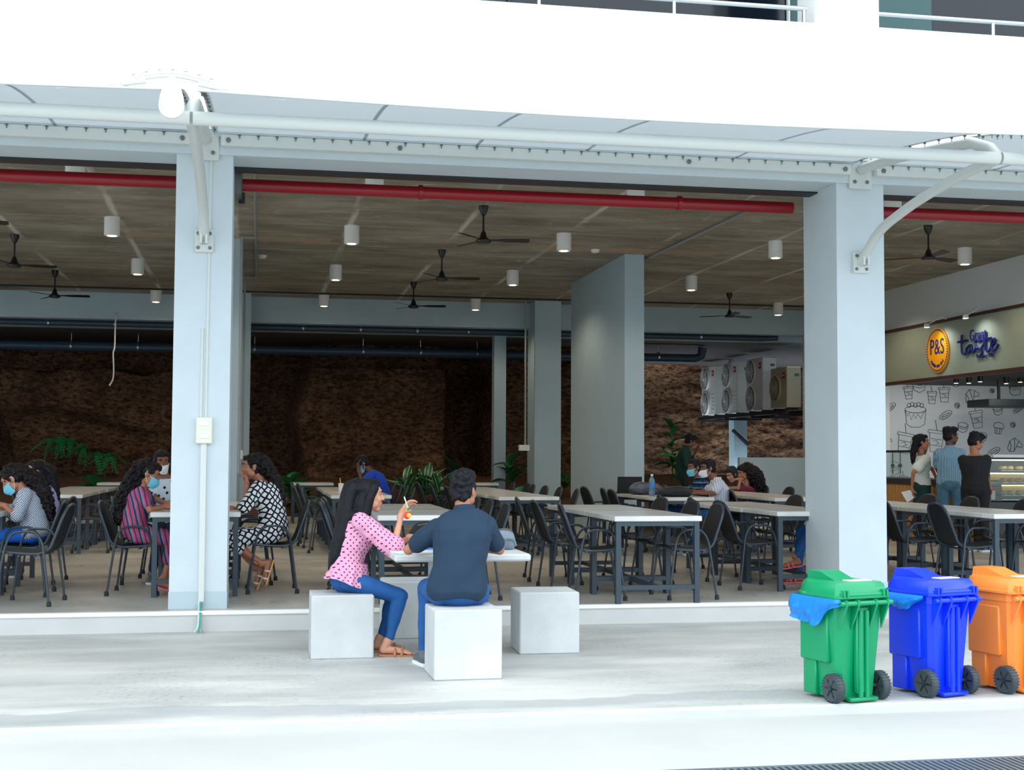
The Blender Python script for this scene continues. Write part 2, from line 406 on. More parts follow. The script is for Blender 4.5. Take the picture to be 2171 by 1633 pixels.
def railing(xs, xa, xb, lab, end=False):
    r = empty('railing', (xa, 11.36, 5.18), label=lab, cat='railing')
    pts = [(xa, 11.36, 5.33), (xb, 11.36, 5.33)]
    MB().tube(pts, .022, 10).build('handrail', MATS['stainless'], r, True, True)
    for x in xs: MB().tube([(x, 11.36, 5.17), (x, 11.36, 5.325)], .018, 10).build('post', MATS['stainless'], r, True, True)
railing([-.1, 1.13, 2.36, 3.59, 4.82], -.3, 4.84, 'stainless handrail on the parapet left of the upper pilaster')
railing([6.69, 7.95, 9.2, 10.4], 5.5, 10.8, 'stainless handrail on the parapet right of the upper pilaster')

# ------------------------------------------------------------------ rock face with planting bed
def rock(u, v):
    x = X0+u*33; z = -.2+v*4.7
    # ledges seen in the photo: (x range, how far it stands out)
    def bump_(a, b, h, e=.35): return h*min(1, max(0, (x-a)/e))*min(1, max(0, (b-x)/e))
    n1 = noise.noise(V((x*.5, 3.1, z*.5)))
    y = 33.2 + .35*n1
    y -= bump_(-5.8+.25*math.sin(z*1.6), -1.55, 2.0) * (1 if z < 3.15+.2*noise.noise(V((x, 0, 0))) else .35)
    y -= bump_(.95-.18*z+.5*max(0, z-2.2), 4.55, 2.3, .3)*(1 if z < 3.3 else .6)
    y -= bump_(5.2, 8.2, 1.7, .5)
    y -= bump_(-16, -6.6, 1.4, .5)
    if x > 8.2: y += min(1, (x-8.2)/2.4)*3.6
    crack = abs(z-(2.02+.16*math.sin(x*1.5+1.9)-.07*(x+4)))
    if -5.6 < x < -1.0: y += .42*max(0, 1-crack/.11)
    crack = abs(z-(1.38+.1*math.sin(x*2.3)))
    if -5.4 < x < -3.4: y += .3*max(0, 1-crack/.14)
    y += .22*noise.noise(V((x*1.1, 0, z*2.6)))+.11*noise.noise(V((x*3.2, 5, z*7)))+.05*noise.noise(V((x*7, 9, z*16)))+.02*noise.noise(V((x*17, 2, z*24)))
    return V((x, y-.10*(2-z), z))
o = MB().grid(rock, 430, 96).build('wall_back', MATS['laterite'], None, 'all'); struct(o, 'rough brown laterite rock face behind the hall')
def bed(u, v):
    x = X0+u*34; y = 26.78+v*6.5
    z = .04+.75*max(0, min(1, (y-26.9)/4))**.8
    z += .12*noise.noise(V((x*.9, y*.9, 0)))*min(1, v*6)+.05*noise.noise(V((x*3, y*3, 4)))*min(1, v*6)
    return V((x, y, z))
tag(MB().grid(bed, 170, 30).build('soil_bed', MATS['soil'], None, 'all'), 'brown soil bank between the white kerb and the rock', 'soil', kind='stuff')
struct(MB().rng((19, 25.3, -.3), (19.2, 38.3, 4.2)).build('light_block_right', MATS['hall_paint']))  # unseen wall added to keep daylight from the right off the rock
struct(MB().rng((9, 38, 0), (24, 38.3, 7)).build('wall_far', MATS['white_plaster']), 'pale wall in daylight beyond the outdoor units')

# ------------------------------------------------------------------ pipes, conduits
def pipe(name, pts, r, m, lab, cat='pipe', n=12, clamps=None, cm='bolt_steel', hang=None):
    c = V(pts[0]); e = empty(name, c, label=lab, cat=cat)
    MB().tube(pts, r, n).build('pipe_run', MATS[m], e, True, True)
    for x in clamps or []:
        p = V((x, pts[0][1], pts[0][2])); q = MB()
        q.lathe(p-V((.02, 0, 0)), [(r+.012, 0), (r+.012, .04)], 14, (V((0, 1, 0)), V((0, 0, 1)), V((1, 0, 0))))
        if hang: q.box(p+V((0, 0, (hang-p.z)/2)), (.012, .012, hang-p.z))
        q.build('clamp', MATS[cm], e, False, True)
    return e
pipe('fire_pipe', [(X0, 12.35, 3.70), (-.72, 12.35, 3.70)], .057, 'red_pipe', 'red fire pipe along the ceiling left of the left column', n=16, clamps=[-4.4, -8], cm='red_pipe', hang=4.49)
pipe('fire_pipe', [(-.18, 12.35, 3.70), (5.1, 12.35, 3.695)], .057, 'red_pipe', 'red fire pipe between the two white columns', n=16, clamps=[1.45, 3.95], cm='red_pipe', hang=None)
pipe('fire_pipe', [(5.6, 12.35, 3.69), (X1-4, 12.35, 3.69)], .057, 'red_pipe', 'red fire pipe right of the right white column', n=16)
q = empty('pipe_bracket', (-.2, 12.35, 3.70), label='steel bracket with cap holding the red pipe at the left column', cat='bracket')
MB().rng((-.245, 12.05, 3.56), (-.17, 12.45, 3.84), bev=.01).build('plate', MATS['bolt_steel'], q, False, True)
MB().lathe((-.175, 12.35, 3.53), [(.03, 0), (.03, .1)], 10).build('cap', MATS['fan_black'], q, False, True)
pipe('drain_pipe', [(X0, 28.5, 3.93), (-6.1, 28.5, 3.93), (-5.9, 28.45, 3.86), (-5.8, 28.45, 3.8)], .07, 'pvc_pipe', 'upper blue-grey drain pipe under the back beam at far left')
pipe('drain_pipe', [(-5.2, 28.5, 3.935), (5.6, 28.5, 3.93), (11.0, 28.5, 3.925), (11.4, 28.5, 3.95)], .07, 'pvc_pipe', 'upper blue-grey drain pipe running under the back beam', clamps=[-4.2, -2.9, -1.4, .9, 2.1, 3.3, 4.4, 7.6, 9.6], cm='stainless')
pipe('drain_pipe', [(X0, 30.4, 3.62), (10.1, 30.4, 3.59), (10.25, 30.4, 3.64), (10.3, 30.4, 3.85)], .105, 'pvc_pipe', 'lower thick drain pipe in front of the rock', clamps=[-4.0, -2.6, -.1, 2.3, 3.6, 4.9, 9.2], cm='stainless', hang=3.89)
pipe('conduit', [(X0, 26.6, 4.44), (12, 26.6, 4.44)], .018, 'black_pipe', 'thin black conduit across the back of the ceiling', 'conduit', 6)
pipe('tube_light', [(-.2, 26.9, 4.478), (1.5, 26.9, 4.478)], .022, 'lamp_white', 'white tube lamp under the back of the ceiling', 'lamp', 6)
cx = AZ(540, 350, 4.45).x
pipe('conduit', [(cx, 12.2, 4.47), (cx, 25.0, 4.47)], .017, 'grey_conduit', 'grey conduit along the ceiling right of the left column', 'conduit', 8, clamps=None)
for yy in (20.1, 24.6):
    pipe('conduit', [(cx, yy, 4.47), (-.27, yy, 4.46), (-.27, yy+.02, 4.3), (-.27, yy+.02, 1.0)], .02, 'grey_conduit', 'grey conduit running down the wall pier, %s one' % ('nearer' if yy < 22 else 'farther'), 'conduit', 8)
pipe('conduit', [(AZ(1676, 405, 4.46).x, 16.4, 4.47), (AZ(1350, 560, 4.46).x, 21.6, 4.47)], .02, 'grey_conduit', 'grey conduit running to the wall pier top', 'conduit', 8)
w = [AY(a, b, 27.85) for a, b in ((246, 668), (244, 700), (243, 735), (240, 750), (241, 785), (239, 805), (232, 818))]
tag(MB().tube(spline([V((w[0].x, 27.92, w[0].z+.03))]+w), .016, 6).build('wire', mat('wire_white', (214, 220, 214), .5), None, True), 'white wire hanging from the ceiling in front of the rock', 'wire')
# sockets on pier and column
def box_thing(name, c, d, m, lab, cat, plates=()):
    e = empty(name, c, label=lab, cat=cat)
    MB().box(c, d, bev=.006).build('case', MATS[m], e, False, True)
    for nm, pc, pd, pm in plates: MB().box(V(c)+V(pc), pd, bev=.003).build(nm, MATS[pm], e, False, True)
    return e
mat('box_cream', (224, 222, 206), .5); mat('box_lid', (236, 238, 232), .4)
c = AY(433, 913, 11.36)
box_thing('switch_box', (c.x, 11.36, c.z), (.13, .07, .215), 'box_cream', 'cream electrical switch box on the left white column', 'switch box', (('lid', (0, -.036, .055), (.085, .01, .035), 'box_lid'), ('lid', (0, -.036, -.045), (.085, .01, .04), 'box_lid')))
pipe('conduit', [(c.x+.01, 11.385, c.z+.1), (c.x+.012, 11.385, 2.3), (c.x+.02, 11.385, 3.75)], .011, 'white_metal', 'white conduit rising above the switch box on the column', 'conduit', 8)
pipe('conduit', [(c.x-.03, 11.385, c.z+.1), (c.x-.028, 11.385, 2.3)], .011, 'white_metal', 'second white conduit just above the switch box', 'conduit', 8)
e = empty('cable_trunking', (c.x, 11.37, .02), label='white cable trunking below the switch box with loose wires at its foot', cat='trunking')
MB().rng((c.x-.025, 11.35, .03), (c.x+.02, 11.39, c.z-.1)).build('trunk', MATS['white_metal'], e, False, True)
for k, (dx, col) in enumerate(((-.02, 'wire_white'), (-.004, 'wire_green'), (.012, 'wire_grey'))):
    mat('wire_green', (40, 170, 150), .5); mat('wire_grey', (150, 150, 150), .5)
    MB().tube(spline([(c.x+dx, 11.36, .06), (c.x+dx*.6, 11.15, -.02), (c.x+dx*.8, 11.13, -.11), (c.x+dx*2, 11.08, -.15)]), .007, 6).build('wire', MATS[col], e, True, True)
c = AY(1116, 950, 27.3); box_thing('socket_box', (c.x-.05, 27.3, c.z), (.22, .1, .12), 'lamp_white', 'white socket box on the grey back column', 'socket', (('cover', (-.06, -.05, 0), (.09, .02, .1), 'box_lid'),))
pipe('conduit', [(c.x-.02, 27.33, c.z+.05), (c.x-.02, 27.33, 4.48)], .02, 'grey_conduit', 'grey conduit above the socket box on the back column', 'conduit', 8)
c = AX(508, 969, -.295); box_thing('socket_box', (-.26, 21.2, 1.27), (.06, .3, .14), 'lamp_white', 'white socket box on the wall pier behind the left column', 'socket', (('cover', (.03, -.05, 0), (.015, .1, .1), 'box_lid'),))
for px, py, lab in ((556, 547, 'small white smoke detector on the ceiling near the left column'), (1262, 535, 'small white ceiling plate right of centre')):
    p = AZ(px, py, 4.46); e = empty('smoke_detector', (p.x, p.y, 4.5), label=lab, cat='detector')
    MB().lathe((0, 0, -.05), [(.03, 0), (.06, .01), (.065, .05)], 14).build('dome', MATS['lamp_white'], e, True)
    MB().lathe((0, 0, -.012), [(.075, 0), (.075, .012)], 14).build('base', MATS['lamp_white'], e)

# ------------------------------------------------------------------ awning: membrane, pipes, arches, brackets
PROF = [(11.33, 3.93), (11.0, 3.912), (10.65, 3.885), (10.15, 3.83), (9.75, 3.78), (9.41, 3.73), (9.05, 3.66), (8.8, 3.60), (8.62, 3.55)]
def prof(t):
    k = t*(len(PROF)-1); i = min(int(k), len(PROF)-2); f = k-i
    return PROF[i][0]*(1-f)+PROF[i+1][0]*f, PROF[i][1]*(1-f)+PROF[i+1][1]*f
ARX = [-12.05, -6.27, -.46, 5.35, 11.16]
stud = MB().lathe((0, 0, -.035), [(.004, 0), (.004, .035)], 6).lathe((0, 0, -.012), [(.013, 0), (.013, .01)], 6).mesh('stud'); stud.materials.append(MATS['bolt_steel'])
bolt = MB().lathe((0, 0, 0), [(.022, 0), (.022, .012), (.012, .02)], 6, (V((1, 0, 0)), V((0, 0, 1)), V((0, -1, 0)))).mesh('bolt'); bolt.materials.append(MATS['bolt_steel'])
stud_pale = stud.copy(); stud_pale.materials[0] = mat('stud_pale', (206, 196, 196), .5)
def link(me, name, parent, loc, rot=None):
    o = bpy.data.objects.new(name, me); COL.objects.link(o); o.parent = parent; o.location = V(loc)-parent_loc(parent)
    if rot: o.rotation_euler = rot
    return o
BAY = ['far left', 'left', 'middle', 'right']
for b in range(4):
    xa, xb2 = ARX[b]+.055, ARX[b+1]-.055
    aw = empty('awning_bay', (xa, 11.3, 3.9), label='white fabric awning bay, %s of the row above the terrace' % BAY[b], cat='awning')
    L = xb2-xa
    SE = [0, .22, .39, .56, .8, 1.0]
    def surf(u, t):
        y, z = prof(t); s = math.sin(PI*u)
        return V((xa+L*u, y+.08*s*t*t, z-.015*s*t*t))
    for k in range(len(SE)-1):
        u0, u1 = SE[k], SE[k+1]
        mb = MB().grid(lambda i, t: surf(u0+(u1-u0)*i, t), 8, 16)
        mb.build('fabric_panel', MATS['awning_fabric'], aw, 'all', True)
        if k: mb = MB().grid(lambda i, t: surf(u0+(i-.5)*.005, t)-V((0, 0, .004)), 1, 16); mb.build('seam', MATS['seam_tape'], aw, 'all', True)
    MB().tube([surf(k/12, 1)+V((0, -.01, 0)) for k in range(13)], .01, 6).build('edge_cable', MATS['white_metal'], aw, True, True)
    MB().rng((xa+.07, 11.27, 3.81), (xb2-.07, 11.36, 3.905), bev=.006).build('wall_channel', MATS['white_metal'], aw, False, True)
    MB().rng((xa+.02, 11.335, 3.90), (xb2-.02, 11.36, 3.955)).build('keder_strip', MATS['white_metal'], aw, False, True)
    for k in range(35): link(stud, 'stud', aw, (xa+.22+k*.153, 11.262, 3.905))
    for x in (xa+.13, xa+1.55, xa+4.1, xb2-.13): link(bolt, 'bolt', aw, (x, 11.27, 3.855))
    MB().tube([(xa-.045, 9.02, 3.47), (xb2+.045, 9.02, 3.47)], .047, 16).build('front_pipe', MATS['white_metal'], aw, True, True)
for k, x in enumerate(ARX):
    a = empty('awning_arch', (x, 11.37, 3.0), label='curved white awning arm and strut bracketed to the %s column' % ['outermost left', 'far left', 'left white', 'right white', 'far right'][k], cat='awning arm')
    pr = [V((x, y, z-.055)) for y, z in PROF[:-3]]+[V((x, 9.14, 3.57)), V((x, 9.03, 3.48))]
    MB().tube(pr, [.045]*(len(pr)-1)+[.04], 12).build('arch_beam', MATS['white_metal'], a, True, True)
    for s in (-1, 1):
        MB().grid(lambda i, t: V((x+s*.075+(i-.5)*.05, prof(t)[0], prof(t)[1]+.004)), 1, 16).build('clamp_strip', MATS['white_metal'], a, 'all', True)
        for j in range(13):
            y, z = prof(.06+j*.072); link(stud, 'stud', a, (x+s*.075, y, z))
    sp = spline([(x, 11.36, 3.03), (x, 11.0, 3.24), (x, 10.6, 3.335), (x, 10.13, 3.405), (x, 9.5, 3.46), (x, 9.05, 3.47)], 5)
    MB().tube(sp, .042, 12).build('strut', MATS['white_metal'], a, True, True)
    MB().rng((x-.075, 11.345, 2.93), (x+.075, 11.39, 3.12), bev=.006).build('base_plate', MATS['white_metal'], a, False, True)
    MB().rng((x-.03, 11.24, 2.99), (x-.012, 11.35, 3.07)).rng((x+.012, 11.24, 2.99), (x+.03, 11.35, 3.07)).build('lug', MATS['white_metal'], a, False, True)
    for sx_ in (-.048, .048):
        for z in (2.965, 3.085): link(bolt, 'bolt', a, (x+sx_, 11.345, z)).scale = (.7,)*3
    MB().rng((x-.11, 11.345, 3.70), (x+.11, 11.375, 3.92), bev=.006).build('top_plate', MATS['white_metal'], a, False, True)
    for sx_ in (-.06, .06): link(bolt, 'bolt', a, (x+sx_, 11.345, 3.76)).scale = (.8,)*3
    # teardrop end plate hung from a studded clamp bow at the awning's outer end
    if k == 3: continue
    yb, zb = 8.56, 3.53; xq = x; x += (-.10 if k == 2 else .12); T = []
    for j in range(20):
        t = 2*PI*j/20; r = .078*(1 if math.sin(t) < 0 else 1-.42*math.sin(t)**2)
        T.append((x+r*math.cos(t), yb, zb-.10+(.078 if math.sin(t) < 0 else .20)*math.sin(t)))
    MB().prism(T, (0, .03, 0)).build('end_plate', MATS['white_plaster'], a, False, True)
    bow = [V((x-.24+.48*j/12, yb+.06, zb+.06+.045*math.sin(PI*j/12))) for j in range(13)]
    MB().tube(bow, .012, 8).tube([p+V((0, .05, .03)) for p in bow], .012, 8).build('clamp_bow', MATS['white_metal'], a, True, True)
    for j in range(7): link(stud_pale, 'stud', a, bow[j*2]+V((0, 0, .05)))
    for s in (-1, 1):
        MB().tube([(x+s*.16, yb+.05, zb+.06), (x+s*.3, yb+.06, zb+.04)], .017, 8).tube([(x+s*.3, yb+.06, zb+.04), (x+s*.7, yb+.1, zb+.0)], .006, 6).build('turnbuckle', MATS['white_metal'], a, True, True)
# ------------------------------------------------------------------ ceiling lamps and fans
def make_lamp():
    e = empty('ceiling_lamp', (0, 0, 0))
    MB().lathe((0, 0, -.25), [(.085, .02), (.104, 0), (.106, .008), (.106, .25), (.02, .25)], 24).build('lamp_body', MATS['lamp_white'], e, True)
    MB().lathe((0, 0, -.2575), [(.064, 0), (.064, .002)], 20).build('lamp_disc', MATS['lamp_glow'], e)
    ld = bpy.data.lights.get('bulb') or bpy.data.lights.new('bulb', 'SPOT'); ld.energy = 100; ld.color = (1, .84, .64); ld.spot_size = math.radians(152); ld.spot_blend = .5; ld.shadow_soft_size = .06
    b = bpy.data.objects.new('bulb', ld); COL.objects.link(b); b.parent = e; b.location = (0, 0, -.262)
    MB().lathe((0, 0, -.255), [(.066, 0), (.1, 0), (.1, .006), (.066, .006)], 20).build('trim_ring', MATS['lamp_white'], e, True)
    return e
lx = [-5.2, -2.0, 1.26, 4.33, 7.58, 10.66]; ly = [15.2, 19.0, 23.0, 27.1]
RN = ['nearest', 'second', 'third', 'farthest']
CN = ['far-left', 'left', 'centre-left', 'centre-right', 'right', 'far-right']
l0 = None
for i, x in enumerate(lx):
    for j, y in enumerate(ly):
        if (i == 5 and j == 3): y = 26.6
        lab = 'white cylinder ceiling lamp, %s of the %s line of lamps' % (RN[j], CN[i])
        if l0 is None: l0 = make_lamp(); l0.location = (x, y, 4.5); tag(l0, lab, 'lamp', 'white cylinder ceiling lamps')
        else: dup(l0, (x, y, 4.5), 0, lab)
def make_fan():
    e = empty('ceiling_fan', (0, 0, 0))
    MB().lathe((0, 0, -.13), [(.012, 0), (.03, .01), (.06, .09), (.062, .13)], 16).build('canopy_cup', MATS['fan_black'], e, True)
    MB().tube([(0, 0, -.1), (0, 0, -.36)], .013, 10).build('rod', MATS['fan_black'], e, True)
    MB().lathe((0, 0, -.49), [(.03, 0), (.095, .012), (.1, .035), (.085, .05), (.05, .075), (.035, .13), (.018, .16)], 20).build('motor', MATS['fan_black'], e, True)
    MB().lathe((0, 0, -.492), [(.04, 0), (.07, .002), (.07, .008), (.04, .008)], 18).build('trim_ring', mat('fan_ring', (110, 112, 116), .3, metal=.6), e, True)
    for k in range(3):
        a = 2*PI*k/3; A = Matrix.Rotation(a, 3, 'Z')
        pts = [(.07, .02), (.16, .028), (.28, .06), (.56, .068), (.6, .05), (.6, -.04), (.56, -.05), (.28, -.045), (.16, -.02), (.07, -.02)]
        q = MB(); q.prism([A@V((x, y, -.45-y*.22)) for x, y in pts], (0, 0, .006)); q.build('blade', MATS['fan_black'], e)
    return e
f0 = None
FN = [(2.83, 17.1, -8, 'nearest black ceiling fan in the middle bay of the hall'), (2.8, 20.9, -4, 'second black ceiling fan in the middle bay'), (2.81, 24.9, -8, 'farthest black ceiling fan in the middle bay'),
      (-3.57, 20.8, 12, 'black ceiling fan at the left edge, with its motor in view'), (-3.55, 24.7, -3, 'farther black ceiling fan left of the left column'), (9.13, 17.25, 25, 'black ceiling fan right of the right white column'),
      (9.09, 25.2, 25, 'far black ceiling fan just left of the right column'), (-3.6, 17.0, 5, 'nearest black ceiling fan at the left edge, only a blade tip showing')]
for x, y, r, lab in FN:
    if f0 is None: f0 = make_fan(); f0.location = (x, y, 4.5); f0.rotation_euler.z = math.radians(r); tag(f0, lab, 'fan', 'black ceiling fans')
    else: dup(f0, (x, y, 4.5), math.radians(r), lab)

# ------------------------------------------------------------------ tables and chairs
g = N('table_top', .22, .55)
cc = g.ramp(g.noise(2.2, 4, g.co((1.2, 14, 1))), [(.35, lin((214, 214, 210))), (.65, lin((232, 232, 228)))])
g.color(cc)
g = N('chair_mesh', .62, .4)
w1 = g.add('ShaderNodeTexChecker'); w1.inputs['Scale'].default_value = 240; g.link(g.t.outputs['Object'], w1.inputs[0])
w1.inputs[1].default_value = lin((16, 17, 20)); w1.inputs[2].default_value = lin((30, 33, 37)); g.color(w1.outputs[0])
mat('table_steel', (52, 66, 78), .45); mat('chair_tube', (44, 56, 66), .38); mat('rubber', (30, 34, 38), .7)
TW, TL = .78, .93
def make_table():
    e = empty('dining_table', (0, 0, 0))
    MB().box((0, 0, .727), (TW, TL-.012, .046), bev=.006).build('tabletop', MATS['table_top'], e, False)
    for sx_ in (-1, 1):
        for sy in (-1, 1): MB().rng((sx_*.35-.022, sy*.42-.022, 0), (sx_*.35+.022, sy*.42+.022, .704)).build('leg', MATS['table_steel'], e)
    for sy in (-1, 1):
        MB().rng((-.328, sy*.42-.018, .12), (.328, sy*.42+.018, .16)).build('stretcher', MATS['table_steel'], e)
    MB().rng((-.018, -.40, .12), (.018, .40, .16)).build('middle_bar', MATS['table_steel'], e)
    MB().rng((-.328, -.438, .664), (.328, -.402, .704)).build('top_rail', MATS['table_steel'], e)
    MB().rng((-.328, .402, .664), (.328, .438, .704)).build('top_rail', MATS['table_steel'], e)
    return e
def make_chair():
    """faces +x; seat about 0.44 high, back to 0.82"""
    e = empty('armchair', (0, 0, 0))
    P = spline([(.20, 0, .445), (.05, 0, .43), (-.10, 0, .428), (-.185, 0, .47), (-.225, 0, .56), (-.275, 0, .70), (-.315, 0, .815)], 4)
    n = len(P)-1
    def wid(t):  # half width along the profile, rounded at the top
        s = max(0, (t-.84)/.16); return .205*math.sqrt(max(0, 1-.55*s*s)) - .02*max(0, t-.35)
    def sh(u, t, off):
        k = t*n; i = min(int(k), n-1); p = P[i].lerp(P[i+1], k-i); d = (P[i+1]-P[i]).normalized(); nr = V((-d.z, 0, d.x))
        y = (u*2-1)*wid(t); return p + V((0, y, 0)) - nr*(.022*(1-(u*2-1)**2)+off)*(-1 if False else 1)
    q = MB().grid(lambda u, t: sh(u, t, 0), 8, 20).grid(lambda u, t: sh(u, t, .006), 8, 20)
    q.build('seat_shell', MATS['chair_mesh'], e, 'all')
    L = [sh(0, k/24, .003) for k in range(25)]; R = [sh(1, k/24, .003) for k in range(25)][::-1]
    mid = [L[-1].lerp(R[0], k/5)+V((-.004, 0, .018*math.sin(PI*k/5))) for k in range(1, 5)]
    MB().tube(L+mid+R, .0125, 8).build('frame_tube', MATS['chair_tube'], e, True)
    for s in (-1, 1):
        y = s*.232
        pts = spline([(.235, y+s*.03, .005), (.185, y+s*.01, .38), (.15, y, .535), (.09, y, .605), (0, y, .612), (-.075, y, .60), (-.13, y, .52), (-.155, y+s*.01, .38), (-.205, y+s*.03, .005)], 5)
        l = MB().tube(pts, .0105, 8).build('leg_loop', MATS['chair_tube'], e, True)
        for p in (pts[0], pts[-1]): MB().lathe((p.x, p.y, 0), [(.02, 0), (.02, .03), (.013, .045)], 10).build('rubber_foot', MATS['rubber'], l, True)
        MB().box((.12, s*.218, .425), (.03, .035, .02)).box((-.10, s*.218, .42), (.03, .035, .02)).build('bracket', MATS['chair_tube'], e)
    MB().tube([(.06, -.22, .415), (.06, .22, .415)], .01, 6).tube([(-.07, -.22, .41), (-.07, .22, .41)], .01, 6).build('cross_bar', MATS['chair_tube'], e, True)
    return e
t0 = make_table(); c0 = make_chair(); tfree = [True]; cfree = [True]
def table(x, y, lab):
    if tfree[0]: tfree[0] = False; t0.location = (x, y, 0); tag(t0, lab, 'table', 'white-topped dining tables in the hall'); return t0
    return dup(t0, (x, y, 0), 0, lab)
def chair(x, y, rz, lab):
    if cfree[0]: cfree[0] = False; c0.location = (x, y, 0); c0.rotation_euler.z = rz; tag(c0, lab, 'chair', 'black tube-frame armchairs in the hall'); return c0
    return dup(c0, (x, y, 0), rz, lab)
ORD = ['nearest', 'second', 'third', 'fourth', 'fifth', 'sixth', 'seventh']
# (x of left edge, y of near edge, tables, row words, sides with chairs: index -> 'LR', offsets)
ROWS = [
    (-2.97, 11.75, 3, 'left-edge row'), (-.92, 12.3, 3, 'row behind the left column'), (1.02, 11.5, 3, 'row behind the pink-blouse woman'),
    (3.0, 11.18, 3, 'near row right of the stools'), (4.80, 12.04, 3, 'row left of the right column'), (6.62, 11.35, 4, 'row right of the right column'),
    (-2.95, 17.85, 5, 'back row at the left edge'), (.94, 17.5, 5, 'back row beyond the pink-blouse woman'), (2.98, 16.75, 6, 'back row beyond the navy-shirt man'),
    (4.95, 16.43, 3, 'back row with the masked men'), (6.42, 16.19, 4, 'back row behind the right column'),
    (-2.85, 25.4, 1, 'rock-side spot at far left'), (.62, 25.4, 1, 'rock-side spot left of centre'), (3.75, 25.4, 1, 'rock-side spot by the slim post')]
SKIP = {(0, 0, 'L'), (0, 1, 'L'), (0, 2, 'L'), (6, 0, 'L'), (6, 1, 'L'), (4, 0, 'R')}
OFF = {(3, 0, 'L'): (.02, .12), (3, 1, 'L'): (-.04, .1), (3, 2, 'L'): (-.02, .1), (3, 0, 'R'): (.03, .08), (0, 0, 'R'): (-.29, -.22), (0, 1, 'R'): (-.12, -.39), (1, 0, 'L'): (-.11, 0), (1, 0, 'R'): (-.25, .0),
       (1, 1, 'L'): (-.12, .15), (2, 0, 'L'): (-.1, .3)}
for i, (x, y, n, wds) in enumerate(ROWS):
    for k in range(n):
        pos = ORD[k] if n > 1 else 'only'
        yc = y+TL*(k+.5)
        jx = random.uniform(-.012, .012) if (i, k) != (3, 0) else 0
        table(x+TW/2+jx, yc, 'white-topped steel-leg table, %s one of the %s' % (pos, wds))
        if n == 1: continue
        for s in 'LR':
            if (i, k, s) in SKIP: continue
            ox, oy = OFF.get((i, k, s), (random.uniform(-.09, .03), random.uniform(-.1, .1)))
            sg = 1 if s == 'L' else -1
            cx_ = (x-.05+ox) if s == 'L' else (x+TW+.05-ox)
            a = (0 if s == 'L' else PI)+math.radians(random.uniform(-7, 7))
            chair(cx_, yc+oy, a, 'black armchair, %s side of the %s table in the %s' % ('left' if s == 'L' else 'right', pos, wds))
    if n > 1 and i in (8, 7):
        pass

# ------------------------------------------------------------------ cube stools and pedestal table
g = N('cast_concrete', .78, .35)
g.color(g.ramp(g.noise(3, 6), [(.3, lin((188, 192, 193))), (.7, lin((208, 211, 211)))])); g.bump(g.noise(50, 5), .15, .01)
TZ = -.16
for x, y, lab, rz in ((.60, 9.75, 'white cube stool the pink-blouse woman sits on', 0), (1.325, 8.735, 'white cube stool the navy-shirt man sits on', .02), (2.085, 9.76, 'empty white cube stool at the right of the pedestal table', -.03), (1.20, 10.72, 'white cube stool behind the pedestal table, mostly hidden', 0)):
    tag(MB().box((0, 0, .22), (.435, .435, .44), bev=.008).build('cube_stool', MATS['cast_concrete']), lab, 'stool', 'white concrete cube stools')
    o = bpy.context.scene.objects[-1] if False else [q for q in COL.objects if q.name.startswith('cube_stool')][-1]
    o.location = (x, y, TZ); o.rotation_euler.z = rz
pt = empty('pedestal_table', (1.39, 9.62, TZ), label='white pedestal table between the cube stools', cat='table')
MB().box((0, 0, .72), (.94, .94, .05), bev=.012).build('tabletop', MATS['cast_concrete'], pt, False)
MB().box((-.02, .1, .35), (.27, .27, .70), bev=.008).build('pedestal', MATS['cast_concrete'], pt, False)

